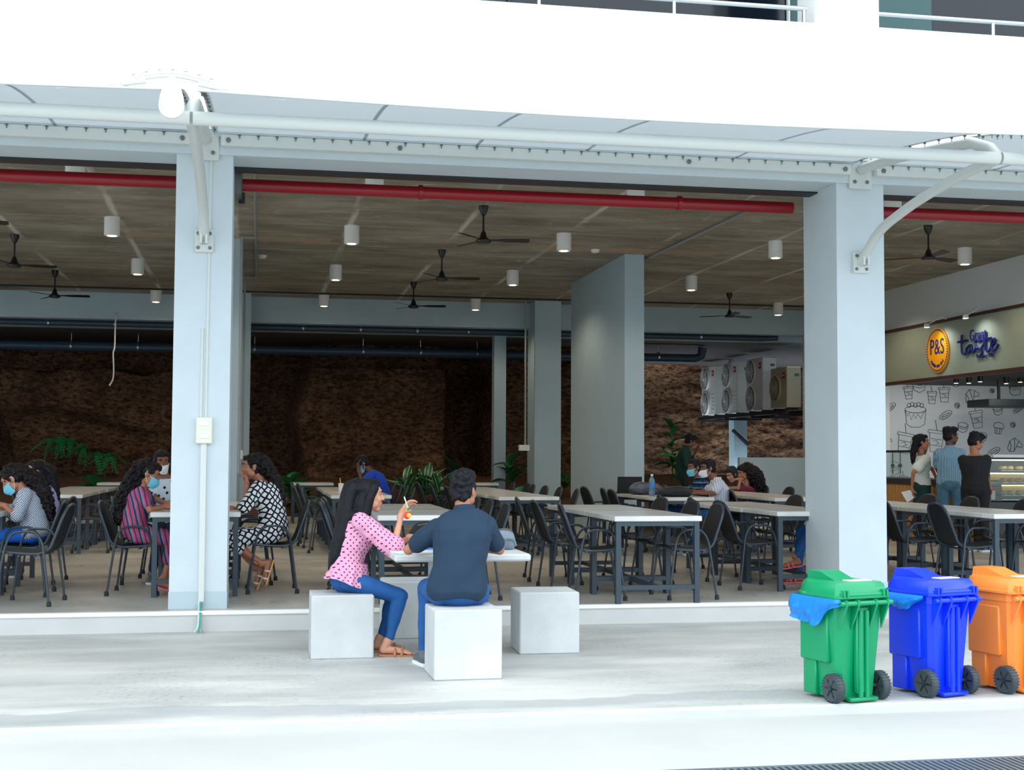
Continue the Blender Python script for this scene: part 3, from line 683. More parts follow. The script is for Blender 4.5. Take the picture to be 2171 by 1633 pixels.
# ------------------------------------------------------------------ wheelie bins
def bin_(x, y, rz, rgb, word, lab, bag):
    m = mat('bin_'+word, rgb, .3, spec=.5, bump=.05, bscale=200)
    e = empty('wheelie_bin', (x, y, TZ), rz, lab, 'bin', 'wheelie bins at the kerb')
    # local: wheel side faces -y; 0.36 wide, 0.40 deep, 0.70 high
    hw0, hw1, d0, d1 = .135, .178, .15, .19
    def sec(t, z, ins=0):
        w = hw0+(hw1-hw0)*t-ins; d = d0+(d1-d0)*t-ins; b = .03
        return [V((px, py, z)) for px, py in ((-w+b, -d), (w-b, -d), (w, -d+b), (w, d-b), (w-b, d), (-w+b, d), (-w, d-b), (-w, -d+b))]
    q = MB(); R = [(0, .035), (.1, .1), (.82, .52), (.86, .535)]
    zz = [(0.0, .02), (.16, .13), (.8, .515), (.86, .55)]
    S = [sec(t, z) for t, z in zz]+[sec(1.0, .552), sec(1.0, .605)]
    vs = [p for s in S for p in s]; fs = []
    for i in range(len(S)-1):
        for k in range(8): k2 = (k+1) % 8; fs.append((i*8+k, i*8+k2, (i+1)*8+k2, (i+1)*8+k))
    fs.append(tuple(range(8))[::-1]); fs.append(tuple(range((len(S)-1)*8, len(S)*8)))
    q.add(vs, fs)
    # stepped shoulder panels on both sides and the front
    for s in (-1, 1):
        q.box((s*.160, .035, .37), (.03, .26, .30), bev=.008); q.box((s*.148, .09, .13), (.03, .12, .22), bev=.006)
    q.build('bin_body', m, e, True)
    r = MB()   # rear spine with two ribs, foot plate
    r.box((0, -.185, .30), (.09, .035, .50), bev=.008); r.tube([(-.022, -.205, .03), (-.022, -.21, .53)], .014, 8); r.tube([(.022, -.205, .03), (.022, -.21, .53)], .014, 8)
    r.build('rear_spine', m, e, True)
    r = MB(); r.box((0, -.17, .02), (.20, .10, .022), bev=.008); r.build('foot_plate', m, e, True)
    hb = MB().tube([(-.185, -.235, .575), (.185, -.235, .575)], .014, 10)
    hb.build('handle_bar', m, e, True)
    for xx in (-.15, -.065, .065, .15):
        MB().prism([(xx-.006, -.175, .60), (xx-.006, -.25, .595), (xx-.006, -.25, .56), (xx-.006, -.18, .42)], (.012, 0, 0)).build('handle_bracket', m, e)
    # lid
    l = MB(); n = 14
    def ring(s, z, dx=0):
        return [V((s*.19*px, s*.215*py-.005, z)) for px, py in ((-.85, -1), (.85, -1), (1, -.85), (1, .5), (.8, .9), (.45, 1.08), (-.45, 1.08), (-.8, .9), (-1, .5), (-1, -.85))]
    S = [ring(1.02, .598), ring(1.05, .602), ring(1.05, .615), ring(1.0, .62), ring(.93, .675), ring(.86, .69)]
    vs = [p for s in S for p in s]; fs = []
    for i in range(len(S)-1):
        for k in range(10): k2 = (k+1) % 10; fs.append((i*10+k, i*10+k2, (i+1)*10+k2, (i+1)*10+k))
    fs.append(tuple(range(10))[::-1]); fs.append(tuple(range(50, 60)))
    l.add(vs, fs)
    lo = l.build('lid', m, e, True)
    MB().prism([(-.075, .235, .66), (-.075, .215, .725), (-.075, .10, .725), (-.075, -.04, .685)], (.15, 0, 0)).build('lid_grip', m, lo, False, True) if False else None
    h = MB().prism([(-.075, .225, .665), (-.075, .21, .735), (-.075, .10, .735), (-.075, -.05, .688)], (.15, 0, 0)); h.build('lid_hump', m, lo)
    h = MB().box((.06, -.08, .692), (.16, .07, .004)); h.build('lid_sticker', mat('sticker', (240, 240, 240), .4), lo)
    h = MB().tube([(-.17, -.215, .622), (.17, -.215, .622)], .014, 8)
    for xx in (-.155, -.13, .13, .155): h.box((xx, -.222, .63), (.012, .03, .04))
    h.build('hinge', m, lo, True)
    for s in (-1, 1):   # wheels
        A = (V((0, 1, 0)), V((0, 0, 1)), V((1, 0, 0))); c = V((s*.165, -.14, .082))
        w = MB().lathe(c-V((.026, 0, 0)), [(.058, .004), (.074, 0), (.08, .008), (.082, .02), (.082, .032), (.08, .044), (.074, .052), (.058, .048)], 26, A)
        for k in range(26):
            t = 2*PI*k/26; w.box(c+V((0, math.cos(t), math.sin(t)))*.081, (.05, .006, .006), ax=Matrix.Rotation(t, 3, 'X'))
        wo_ = w.build('wheel', mat('tyre', (58, 68, 74), .6), e, True)
        hu = MB().lathe(c-V((.03, 0, 0)), [(.014, 0), (.016, .06)], 12, A)
        for k in range(6):
            t = 2*PI*k/6; hu.box(c+V((0, math.cos(t), math.sin(t)))*.034, (.044, .05, .012), ax=Matrix.Rotation(t, 3, 'X'))
        hu.build('hub', mat('hub_dark', (40, 46, 52), .5), wo_, False)
    MB().tube([(-.15, -.14, .082), (.15, -.14, .082)], .01, 8).build('axle', MATS['bolt_steel'], e, True)
    if bag:
        # plastic liner folded over the rim, crumpled
        for (a0, a1, drop, nm) in bag:
            def bg_(u, t):
                a = a0+(a1-a0)*u
                cx, cy = math.cos(a), math.sin(a); k = 1/max(abs(cx)/.19, abs(cy)/.205)
                p = V((cx*k, cy*k, .60)); out = V((cx, cy, 0))
                dz = drop*(.25+1.05*math.sin(PI*u)**1.2*(.6+.4*u)); nz = noise.noise(V((u*7, t*2.3, rgb[0])))+.6*noise.noise(V((u*17+t*6, t*4, 3)))
                return p+out*(.014+.016*math.sin(PI*min(t*1.1, 1))+.020*nz*t+.012*abs(math.sin(u*31+t*5))*t)+V((0, 0, -dz*t*(1+.35*noise.noise(V((u*5, 1, rgb[1]))))))
            MB().grid(bg_, 46, 14).build('bag_liner', mat('blue_bag', (38, 146, 240), .22, trans=.25, spec=.6), e, 'all')
    return e
bin_(3.42, 7.58, math.radians(14), (0, 148, 96), 'green', 'green wheelie bin with a blue bag, nearest the white column', [(math.radians(95), math.radians(232), .15, 'l')])
bin_(4.03, 7.66, math.radians(17), (8, 58, 240), 'blue', 'blue wheelie bin between the green and orange bins', [(math.radians(120), math.radians(218), .085, 'l'), (math.radians(-35), math.radians(45), .10, 'r')])
bin_(4.58, 7.70, math.radians(15), (248, 138, 54), 'orange', 'orange wheelie bin at the right edge', None)
# ------------------------------------------------------------------ food counter on the right
XS = 11.91
mat('wall_pale', (226, 232, 235), .72)
struct(MB().rng((XS, 15.0, 3.68), (XS+.25, 28.3, 4.5)).build('wall_right', MATS['wall_pale']), 'pale wall above the food counter sign')
struct(MB().rng((XS, 24.6, 0), (XS+.25, 28.3, 3.68)).build('wall_right', MATS['wall_pale']))
sb = empty('sign_board', (XS, 20, 2.69), label='olive-grey shop fascia with round yellow logo and blue lettering', cat='sign')
mat('fascia', (160, 170, 154), .45, var=.03); mat('fascia_edge', (74, 44, 36), .5)
MB().rng((XS-.06, 15, 2.70), (XS, 24.6, 3.68)).build('fascia_panel', MATS['fascia'], sb, False, True)
MB().rng((XS-.09, 15, 3.66), (XS+.01, 24.6, 3.71)).build('edge_strip', MATS['fascia_edge'], sb, False, True)
MB().rng((XS-.10, 15, 2.65), (XS+.01, 24.6, 2.71)).build('edge_strip', MATS['fascia_edge'], sb, False, True)
mat('logo_yellow', (250, 168, 8), .4, emit=.05); mat('logo_blue', (20, 36, 120), .4)
SX = XS-.07
cl = AX(1989, 743, SX); ct = AX(1988, 696, SX).z; rr = ct-cl.z
RT, UP = V((0, -1, 0)), V((0, 0, 1))
MB().lathe(cl+V((.01, 0, 0)), [(rr, 0), (rr, .03)], 40, (RT, UP, V((-1, 0, 0)))).build('logo_disc', MATS['logo_yellow'], sb, False, True)
q = MB()
for k in range(48):
    t = 2*PI*k/48; q.box(cl+V((-.022, 0, 0))+(RT*math.cos(t)+UP*math.sin(t))*rr*.92, (.006, .028, .028))
q.build('logo_dots', MATS['logo_blue'], sb, False, True)
text('P&S', rr*1.0, cl+V((-.022, 0, .05)), RT, UP, 'logo_letters', MATS['logo_blue'], sb, .82)
for k, ch in enumerate('PERERA AND SONS'):
    t = -PI/2+(k-7)*.118
    if ch != ' ':
        rd = RT*math.cos(t)+UP*math.sin(t); text(ch, rr*.19, cl+V((-.022, 0, 0))+rd*rr*.72, RT*(-math.sin(t))+UP*math.cos(t), -rd, 'logo_small_letter', MATS['logo_blue'], sb)
def zp(a, b): return AX(1880+a*.1347, 640+b*.1347, SX-.02)
STRK = [[(1185, 520), (1178, 640), (1182, 750), (1192, 815), (1225, 822), (1262, 770)], [(1120, 637), (1200, 622), (1272, 606)],
        [(1340, 685), (1295, 690), (1255, 750), (1262, 808), (1300, 795), (1338, 705), (1340, 770), (1368, 792), (1398, 735)],
        [(1398, 735), (1425, 735), (1392, 660), (1400, 605), (1430, 595), (1460, 615), (1500, 592), (1538, 610), (1532, 660), (1490, 730), (1500, 800), (1470, 855), (1432, 862), (1418, 835)], [(1425, 735), (1480, 752), (1500, 800)],
        [(1555, 482), (1552, 620), (1558, 735), (1582, 782), (1620, 760), (1648, 690)], [(1540, 592), (1645, 570)],
        [(1648, 690), (1695, 645), (1708, 595), (1682, 585), (1648, 655), (1652, 745), (1690, 772), (1730, 722), (1755, 672)]]
q = MB()
for s in STRK: q.tube(spline([zp(*p) for p in s], 5), .021, 6)
q.build('script_letters', MATS['logo_blue'], sb, True, True)
text('Great', .27, zp(1432, 520), RT, UP, 'word_great', MATS['logo_blue'], sb, .85)
text('Since 1902', .095, zp(1590, 848), RT, UP, 'word_since', MATS['logo_blue'], sb, 1.0)
# arm spots above the fascia
for k, (px, py, qx, qy) in enumerate(((1965, 694, 1978, 684), (2047, 675, 2066, 664))):
    p = AX(px, py, XS-.42); p2 = V((XS-.02, p.y-.08, p.z+.12))
    e = empty('arm_spot', p2, label='small white arm spotlight above the sign, %s one' % ('left' if k == 0 else 'right'), cat='lamp', group='arm spotlights over the sign')
    MB().tube([p2, p2+V((-.16, .02, .06)), p+V((.02, 0, .05))], .01, 6).build('arm', MATS['lamp_white'], e, True, True)
    MB().lathe(p, [(.02, .07), (.045, .05), (.05, 0)][::-1], 12).build('lamp_head', MATS['lamp_white'], e, True, True)
    ld = bpy.data.lights.get('arm_bulb') or bpy.data.lights.new('arm_bulb', 'SPOT'); ld.energy = 14; ld.color = (.95, .98, 1); ld.spot_size = math.radians(130); ld.spot_blend = .8; ld.shadow_soft_size = .05
    b = bpy.data.objects.new('bulb', ld); COL.objects.link(b); b.parent = e; b.location = p-V((0, 0, .02))-e.location; b.rotation_euler = (0, math.radians(-35), 0)
    MB().lathe(p-V((0, 0, .004)), [(.042, 0), (.042, .003)], 12).build('lamp_disc', mat('cool_glow', (235, 245, 255), .5, emit=8), e, False, True)
# shop interior
YW = 25.2
sw = struct(MB().rng((XS, YW, 0), (19, YW+.1, 2.9)).build('wall_shop', mat('shop_white', (238, 242, 244), .7)), 'white shop wall printed with food drawings')
struct(MB().rng((19, 14, 0), (19.1, YW, 2.9)).build('wall_shop_right', MATS['grey_paint']))
struct(MB().rng((XS+.02, 15, 2.74), (19, YW, 2.84)).build('ceiling_shop', mat('shop_ceiling', (70, 74, 78), .8)))
mat('ink', (62, 70, 76), .7)
def cup(): return [[(-.34, .30), (-.24, -.5), (.24, -.5), (.34, .30)], [(-.42, .30), (.42, .30), (.38, .42), (-.38, .42), (-.42, .30)], [(.0, .42), (-.12, .85)], [(-.28, .05), (.28, .05)], [(-.25, -.22), (.25, -.22)], [(-.15, -.05), (0, .0), (.1, -.12), (-.05, -.18), (.15, -.1)]]
def circ(r, x=0, y=0, sy=1, n=14): return [(x+r*math.cos(2*PI*k/n), y+r*sy*math.sin(2*PI*k/n)) for k in range(n+1)]
def cookie(): return [circ(.5), circ(.3, .04, .03), circ(.05, -.1, .1), circ(.05, .12, -.1)]
def cake():
    s = [[(-.5, .2), (-.42, -.45), (-.2, -.58), (.2, -.58), (.42, -.45), (.5, .2)], circ(.5, 0, .2, .3), [(-.5, .2), (-.38, -.1), (-.3, .05), (-.2, -.25), (-.1, .0), (0, -.2), (.1, .0), (.25, -.2), (.35, .0), (.5, .2)]]
    return s+[circ(.09, -.3+k*.15, .38+.04*(k % 2)) for k in range(5)]
def eclair(): return [[(x*.8-y*.3, x*.35+y*.9) for x, y in circ(.5, 0, 0, .38)], [(x*.8-y*.3, x*.35+y*.9) for x, y in circ(.32, 0, 0, .2)]]
def croissant(): return [[(-.5, -.3), (-.4, .2), (-.1, .45), (.25, .3), (.5, .1), (.48, -.1), (.3, -.05), (.1, -.1), (0, -.4), (-.3, -.48), (-.5, -.3)], [(-.4, .2), (-.25, -.1), (-.3, -.48)], [(-.1, .45), (-.05, .1), (0, -.4)], [(.25, .3), (.15, .1), (.1, -.1)]]
def stack(): return [circ(.5, 0, .3, .42), [(-.5, .25), (-.48, .05), (0, -.1), (.48, .05), (.5, .25)], [(-.45, .0), (-.4, -.25), (0, -.42), (.4, -.25), (.45, 0)]]
def muffin(): return [[(-.35, 0), (-.28, -.5), (.28, -.5), (.35, 0)], [(-.35, 0), (-.5, .1), (-.4, .4), (0, .52), (.4, .4), (.5, .1), (.35, 0), (-.35, 0)], [(-.15, 0), (-.12, -.5)], [(.15, 0), (.12, -.5)]]
DOOD = [('cake', 1941, 878, 58), ('cup', 1926, 832, 34), ('cup', 1976, 842, 34), ('cup', 2002, 836, 40), ('bun', 1949, 820, 36), ('bread_roll', 1887, 864, 40), ('bread_roll', 2005, 880, 44), ('cookie', 2029, 860, 14), ('croissant', 2061, 840, 40), ('cookie', 2103, 829, 12),
        ('burger', 2027, 812, 26), ('croissant', 2076, 806, 28), ('cup', 2071, 888, 48), ('bun', 2041, 908, 28), ('muffin', 2117, 908, 30), ('cookie', 2147, 901, 14), ('cup', 1918, 938, 56), ('cup', 1985, 934, 60), ('croissant', 2152, 944, 40), ('bread_roll', 2107, 958, 44), ('burger', 2116, 872, 26), ('bread_roll', 2158, 868, 36), ('bun', 2082, 928, 26), ('bun', 1892, 996, 40), ('cake', 2152, 822, 34), ('bread_roll', 2108, 800, 30), ('croissant', 1882, 936, 24), ('bun', 2030, 1010, 40), ('cup', 1915, 1020, 30)]
FNS = dict(cake=cake, cup=cup, bun=stack, bread_roll=eclair, cookie=cookie, croissant=croissant, burger=stack, muffin=muffin)
for nm, px, py, s in DOOD:
    c = AY(px, py, YW-.004); k = s*YW/2860*.9; q = MB(); a = random.uniform(-.2, .2)
    for st_ in FNS[nm]():
        pts = [c+V(((x*math.cos(a)-y*math.sin(a))*k, 0, (x*math.sin(a)+y*math.cos(a))*k)) for x, y in st_]
        q.tube(pts, .0065, 4)
    q.build('printed_'+nm, MATS['ink'], sw, False, True)
p = AY(2120, 856, 23.4); p0 = AY(2073, 856, 23.4)
e = empty('extractor_hood', (p0.x, 23.4, p.z), label='black extractor shelf over the counter at far right', cat='hood')
MB().rng((p0.x, 23.0, p.z-.07), (18, 23.8, p.z+.07), bev=.01).build('hood_body', MATS['dark_steel'], e, False, True)
MB().rng((p0.x+.4, 23.35, p.z+.07), (p0.x+.44, 23.4, 2.74)).build('hanger', MATS['dark_steel'], e, False, True)
for k, (px, py) in enumerate(((2027, 803), (2054, 803), (2078, 800), (2133, 804), (2163, 801))):
    p = AY(px, py, 22.0+.1*k); e = empty('track_spot', (p.x, p.y, 2.74), label='black track spotlight under the shop ceiling, %s from the left' % ['first', 'second', 'third', 'fourth', 'fifth'][k], cat='lamp', group='black track spotlights')
    MB().tube([(p.x, p.y, p.z+.05), (p.x, p.y, 2.74)], .012, 6).build('stem', MATS['fan_black'], e, True, True)
    MB().lathe(p-V((0, 0, .08)), [(.045, 0), (.05, .15), (.02, .17)], 12).build('lamp_head', MATS['fan_black'], e, True, True)
    ld = bpy.data.lights.get('track_bulb') or bpy.data.lights.new('track_bulb', 'SPOT'); ld.energy = 20; ld.color = (1, .95, .88); ld.spot_size = math.radians(120); ld.spot_blend = .7; ld.shadow_soft_size = .05
    b = bpy.data.objects.new('bulb', ld); COL.objects.link(b); b.parent = e; b.location = p-V((0, 0, .10))-e.location; b.rotation_euler = (math.radians(48), 0, 0)
    MB().lathe(p-V((0, 0, .083)), [(.036, 0), (.036, .002)], 12).build('lamp_disc', mat('warm_glow', (255, 226, 180), .5, emit=10), e, False, True)
# counter
CX = 9.86
g = N('counter_wood', .5, .4)
g.color(g.ramp(g.noise(3, 6, g.co((6, 6, .5))), [(.3, lin((176, 122, 66))), (.7, lin((214, 160, 98)))]))
ct_ = empty('food_counter', (CX, 20.5, 0), label='long food counter clad in wood boards with a glass screen', cat='counter')
MB().rng((CX, 17.9, .08), (CX+.7, 22.2, .86)).build('carcass', MATS['dark_steel'], ct_, False, True)
MB().rng((CX-.05, 17.9, .86), (CX+.72, 22.2, .95), bev=.01).build('worktop', mat('counter_dark', (58, 52, 52), .35), ct_, False, True)
MB().rng((CX, 17.95, 0), (CX+.6, 22.2, .08)).build('kick_board', MATS['fan_black'], ct_, False, True)
pm = MB().box((0, 0, 0), (.022, .116, .80), bev=.004).mesh('plank'); pm.materials.append(MATS['counter_wood'])
for k in range(35): link(pm, 'plank', ct_, (CX-.012+.003*random.random(), 17.96+k*.12, .455))
for k in range(6): link(pm, 'plank', ct_, (CX+.05+k*.12, 17.886, .455), (0, 0, PI/2))
MB().rng((CX+.03, 18.9, .95), (CX+.04, 22.2, 1.36)).build('screen_glass', mat('clear_glass', (225, 240, 238), .03, trans=.95), ct_, False, True)
q = MB().rng((CX+.01, 18.88, 1.35), (CX+.07, 22.2, 1.385))
for y in (18.9, 20.5, 22.15): q.rng((CX+.015, y-.02, .95), (CX+.055, y+.02, 1.36))
q.build('screen_frame', MATS['dark_steel'], ct_, False, True)
for k, (px, ln) in enumerate(((1893, .35), (1909, .35))):
    p = AY(px, 962, 20.6); e = empty('hanging_scale' if False else 'pendant_rod', (p.x, p.y, 1.36), label='thin dark rod hung behind the counter glass, %s one' % ('left' if k == 0 else 'right'), cat='rod')
    MB().tube([(p.x, p.y, 1.0), (p.x, p.y, 1.36)], .008, 6).build('rod', MATS['dark_steel'], e, True, True)
    MB().box((p.x, p.y, 1.14), (.05, .05, .05), bev=.008).build('clip', MATS['dark_steel'], e, False, True)
# pastry display case facing the hall
YC = 17.45; xl = AY(2095, 1000, YC).x; zt = AY(2110, 970, YC).z
dc = empty('display_case', (xl+.8, YC+.4, 0), label='lit glass pastry case at the right edge of the counter', cat='display case')
xr = xl+1.7; zb = AY(2110, 1062, YC).z
MB().rng((xl, YC, 0), (xr, YC+.75, zb-.02)).build('case_base', mat('case_black', (30, 32, 34), .4), dc, False, True)
q = MB()
for x in (xl, xr-.03):
    for y in (YC, YC+.72): q.rng((x, y, zb-.02), (x+.03, y+.03, zt))
q.rng((xl, YC, zt-.03), (xr, YC+.75, zt)); q.build('case_frame', MATS['case_black'], dc, False, True)
MB().rng((xl+.2, YC+.2, zt), (xr-.1, YC+.6, zt+.04)).build('top_tray', MATS['lamp_white'], dc, False, True)
MB().rng((xl+.03, YC+.005, zb), (xr-.03, YC+.011, zt-.03)).build('front_glass', MATS['clear_glass'], dc, False, True)
MB().rng((xl+.004, YC+.03, zb), (xl+.01, YC+.72, zt-.03)).build('side_glass', MATS['clear_glass'], dc, False, True)
MB().rng((xl+.03, YC+.70, zb), (xr-.03, YC+.72, zt-.03)).build('back_panel', mat('case_back', (150, 140, 110), .5), dc, False, True)
z1 = AY(2110, 1000, YC).z; z2 = AY(2110, 1026, YC).z; z3 = AY(2110, 1053, YC).z
for z in (z1, z2, z3): MB().rng((xl+.04, YC+.06, z-.02), (xr-.04, YC+.69, z)).build('shelf', MATS['case_black'], dc, False, True)
MB().rng((xl+.08, YC+.08, zt-.045), (xr-.08, YC+.11, zt-.03)).build('light_strip', mat('case_glow', (255, 225, 160), .5, emit=7), dc, False, True)
MB().rng((xl+.08, YC+.62, z1-.04), (xr-.08, YC+.65, z1-.025)).build('light_strip', MATS['case_glow'], dc, False, True)
MB().rng((xl+.08, YC+.62, z2-.04), (xr-.08, YC+.65, z2-.025)).build('light_strip', MATS['case_glow'], dc, False, True)
mat('pastry_gold', (232, 150, 40), .5, var=.25, vscale=20); mat('pastry_pale', (226, 196, 140), .5, var=.2, vscale=20); mat('tray_steel', (190, 190, 185), .3, metal=.7)
SH = {0: 'top', 1: 'middle', 2: 'bottom'}
for si, (z, m_, nm) in enumerate(((z1, 'pastry_pale', 'cream_bun'), (z2, 'pastry_gold', 'pastry'), (z3, 'pastry_pale', 'sandwich'))):
    tr = tag(MB().rng((xl+.28, YC+.14, z+.002), (xr-.1, YC+.5, z+.016), bev=.004).build('tray', MATS['tray_steel']), 'steel tray on the %s shelf of the pastry case' % SH[si], 'tray')
    base = None
    for r in range(1):
        for k in range(9):
            if base is None:
                q = MB().ell((0, 0, .03), (.055, .075, .034), n=12, m=7)
                for w_ in (-.025, 0, .025): q.ell((w_, -.03, .052), (.014, .03, .012), n=8, m=5)
                me = q.mesh(nm); me.materials.append(MATS[m_]); me.shade_smooth(); base = me
            o = bpy.data.objects.new(nm, base); COL.objects.link(o); o.location = (xl+.36+k*.125+random.uniform(-.008, .008), YC+.24+r*.16, z+.014); o.rotation_euler.z = random.uniform(-.4, .4)
            tag(o, '%s, %s on the %s shelf of the pastry case' % (dict(cream_bun='pale round bun', pastry='golden baked pastry', sandwich='pale filled bread')[nm], ['leftmost', 'second from the left', 'third from the left', 'fourth from the left', 'middle one', 'fourth from the right', 'third from the right', 'second from the right', 'rightmost'][k], SH[si]), 'pastry', '%s shelf pastries in the case' % SH[si])

# ------------------------------------------------------------------ outdoor air-conditioning units on a bracket shelf
mat('ac_white', (240, 242, 238), .45); mat('ac_cream', (206, 198, 168), .5); mat('ac_grille', (96, 100, 98), .5); mat('logo_red', (196, 26, 60), .5); mat('logo_white', (240, 240, 240), .5)
def ac(px, yn, yf, ptop, pbot, fans, m_, lab):
    b = AY(px, pbot, yn); t = AY(px, ptop, yn); x = b.x; zb, zt = b.z, t.z; L = yf-yn; D = .36
    e = empty('outdoor_unit', (x+D/2, (yn+yf)/2, zb), label=lab, cat='air conditioner', group='outdoor air-conditioning units')
    MB().rng((x, yn, zb+.03), (x+D, yf, zt), bev=.015).build('casing', MATS[m_], e, False, True)
    MB().rng((x+.03, yn+.1, zb-.02), (x+D-.03, yn+.16, zb+.04)).build('foot_bar', MATS['dark_steel'], e, False, True)
    MB().rng((x+.03, yf-.16, zb-.02), (x+D-.03, yf-.1, zb+.04)).build('foot_bar', MATS['dark_steel'], e, False, True)
    A = (V((0, -1, 0)), V((0, 0, 1)), V((-1, 0, 0))); hh = (zt-zb)/fans; r = min(.29, hh*.43)
    for k in range(fans):
        c = V((x, yf-.36, zb+hh*(k+.5)+.01))
        f = MB().lathe(c, [(r*1.10, -.005), (r*1.10, .05), (r*1.02, .05)], 30, A); fr = f.build('fan_ring', MATS[m_], e, True, True)
        MB().lathe(c, [(r*1.0, 0), (r*1.0, .055)], 30, A).build('fan_opening', MATS['ac_grille'], fr, False, True)
        q = MB()
        for j in range(1, 7):
            rj = r*j/7; q.tube([c+V((-.065, rj*math.cos(2*PI*i/24), rj*math.sin(2*PI*i/24))) for i in range(25)], .006, 4)
        for j in range(8): q.tube([c+V((-.065, 0, 0)), c+V((-.065, r*math.cos(PI*j/4), r*math.sin(PI*j/4)))], .006, 4)
        q.ell(c+V((-.065, 0, 0)), (.02, .05, .05)); q.build('fan_guard', MATS[m_], fr, False, True)
    s = .15; c = V((x-.004, yn+.17, zt-.2))
    MB().box(c, (.012, s, s)).build('logo_plate', MATS['logo_red'], e, False, True)
    text('TCL', .075, c+V((-.008, 0, 0)), RT, UP, 'logo_letters', MATS['logo_white'], e)
    q = MB()
    for k in range(5): q.box((x-.003, yn+.17, zb+.15+k*.1), (.012, .22, .012))
    q.build('louvre', MATS[m_], e, False, True)
    MB().rng((x+D*.55, yn-.012, zt-.22), (x+D*.85, yn, zt-.16)).build('side_handle', MATS['ac_grille'], e, False, True)
    return x, zb
xz = [ac(1516, 34.2, 35.3, 775, 881, 2, 'ac_white', 'farthest tall white outdoor unit with two fans'),
      ac(1563, 32.6, 33.7, 766, 877, 2, 'ac_white', 'second tall white outdoor unit from the left'),
      ac(1617, 31.0, 32.1, 757, 872, 2, 'ac_white', 'nearest tall white outdoor unit with two fans'),
      ac(1668, 29.6, 30.6, 777, 867, 1, 'ac_cream', 'short cream outdoor unit with one fan beside the right column')]
x, z = xz[2]
e = empty('bracket_shelf', (x, 32, z-.05), label='dark steel bracket shelf carrying the outdoor units', cat='shelf')
MB().rng((x-.1, 29.3, z-.10), (x-.02, 35.6, z-.02)).rng((x+.42, 29.3, z-.10), (x+.5, 35.6, z-.02)).build('rail', MATS['dark_steel'], e, False, True)
for y in (29.7, 31.5, 33.4, 35.3): MB().rng((x-.1, y-.03, z-.16), (x+.9, y+.03, z-.10)).build('bearer', MATS['dark_steel'], e, False, True)
b1, b2 = AY(1553, 912, 33.9), AY(1586, 943, 33.9)
MB().tube([b1, b2], .05, 6).build('brace', MATS['dark_steel'], e, False, True)
MB().rng((x+.8, 29, z-1.2), (x+.9, 35.8, 3.9)).build('hanger_frame', MATS['dark_steel'], e, False, True) if False else None

# ------------------------------------------------------------------ plants
mat('leaf_green', (40, 112, 62), .4, var=.3, vscale=5); mat('leaf_dark', (26, 84, 56), .4, var=.3, vscale=5); mat('stem_green', (70, 96, 50), .6)
g = N('leaf_striped', .38, .5)
xx = g.xyz(); f = g.math('ABSOLUTE', xx[1])
g.color(g.ramp(f, [(.0, lin((190, 214, 176))), (.012, lin((24, 92, 60))), (.045, lin((30, 110, 72))), (.06, lin((150, 190, 140)))]))
def leaf_mesh(nm, L, Wd, bend, m_):
    def fn(u, t):
        w = Wd*math.sin(PI*min(1, t*.92+.06))**.8; x = L*t; z = L*(.35*t-bend*t*t); y = (u*2-1)*w
        return V((x, y, z+abs(u*2-1)*w*.35))
    me = MB().grid(fn, 4, 7).mesh(nm); me.materials.append(MATS[m_]); me.shade_smooth(); return me
LS = leaf_mesh('leaf', .46, .075, .35, 'leaf_striped'); LG = leaf_mesh('leaf', .40, .10, .5, 'leaf_green'); LD = leaf_mesh('leaf', .34, .07, .55, 'leaf_dark')
def plant(name, p, h, nl, me, lab, s=1.0, up=.9):
    e = empty(name, p, label=lab, cat='plant')
    MB().tube([(0, 0, -.08), (.01, 0, h*.5), (0, .01, h)], [.016, .013, .008], 6).build('stem', MATS['stem_green'], e, True)
    for k in range(nl):
        o = bpy.data.objects.new('leaf', me); COL.objects.link(o); o.parent = e
        o.location = (0, 0, h*(.35+.65*k/max(1, nl-1))); o.rotation_euler = (random.uniform(-.3, .3), -random.uniform(.1, up), k*2.4+random.uniform(-.3, .3)); o.scale = (s*random.uniform(.8, 1.15),)*3
    return e
def soilz(x, y): return .04+.75*max(0, min(1, (y-26.9)/4))**.8
PL = [(859, 27.6, .45, 12, LS, 'dracaena', 'striped broad-leaf plant left of the navy-shirt man', 1.3), (905, 27.9, .42, 12, LS, 'dracaena', 'striped plant at the rock foot just left of the navy-shirt man', 1.25), (930, 27.5, .40, 11, LS, 'dracaena', 'striped plant beside the navy-shirt man\'s head', 1.25),
      (960, 28.6, .6, 10, LD, 'shrub', 'dark shrub behind the navy-shirt man', 1.2), (1082, 28.4, .75, 12, LG, 'leafy_shrub', 'green shrub between the slim post and the grey back column', 1.2), (1090, 27.15, .3, 9, LG, 'leafy_shrub', 'low green shrub left of the grey back column', 1.0), (1196, 28.6, .35, 8, LG, 'leafy_shrub', 'green leaves right of the grey back column', .9),
      (618, 27.3, .5, 12, LG, 'leafy_shrub', 'green plant behind the empty table right of the checked-dress woman', 1.3), (640, 27.1, .4, 12, LD, 'leafy_shrub', 'dark green plant left of the back row chairs', 1.4), (650, 27.0, .22, 9, LG, 'leafy_shrub', 'low bright plant among the back chairs', 1.2),
      (205, 27.4, .45, 10, LG, 'leafy_shrub', 'bright green plant behind the left back tables', 1.2), (1425, 28.8, 1.5, 14, LG, 'climbing_plant', 'tall thin green plant behind the man in green', 1.0), (1440, 28.4, .8, 10, LG, 'leafy_shrub', 'low green plant beside the man in green', 1.1), (190, 27.9, .3, 9, LD, 'leafy_shrub', 'dark low plant under the back left table', 1.2)]
for px, y, h, nl, me, nm, lab, s in PL:
    p = AY(px, 1040, y); plant(nm, (p.x, y, soilz(p.x, y)), h, nl, me, lab, s)
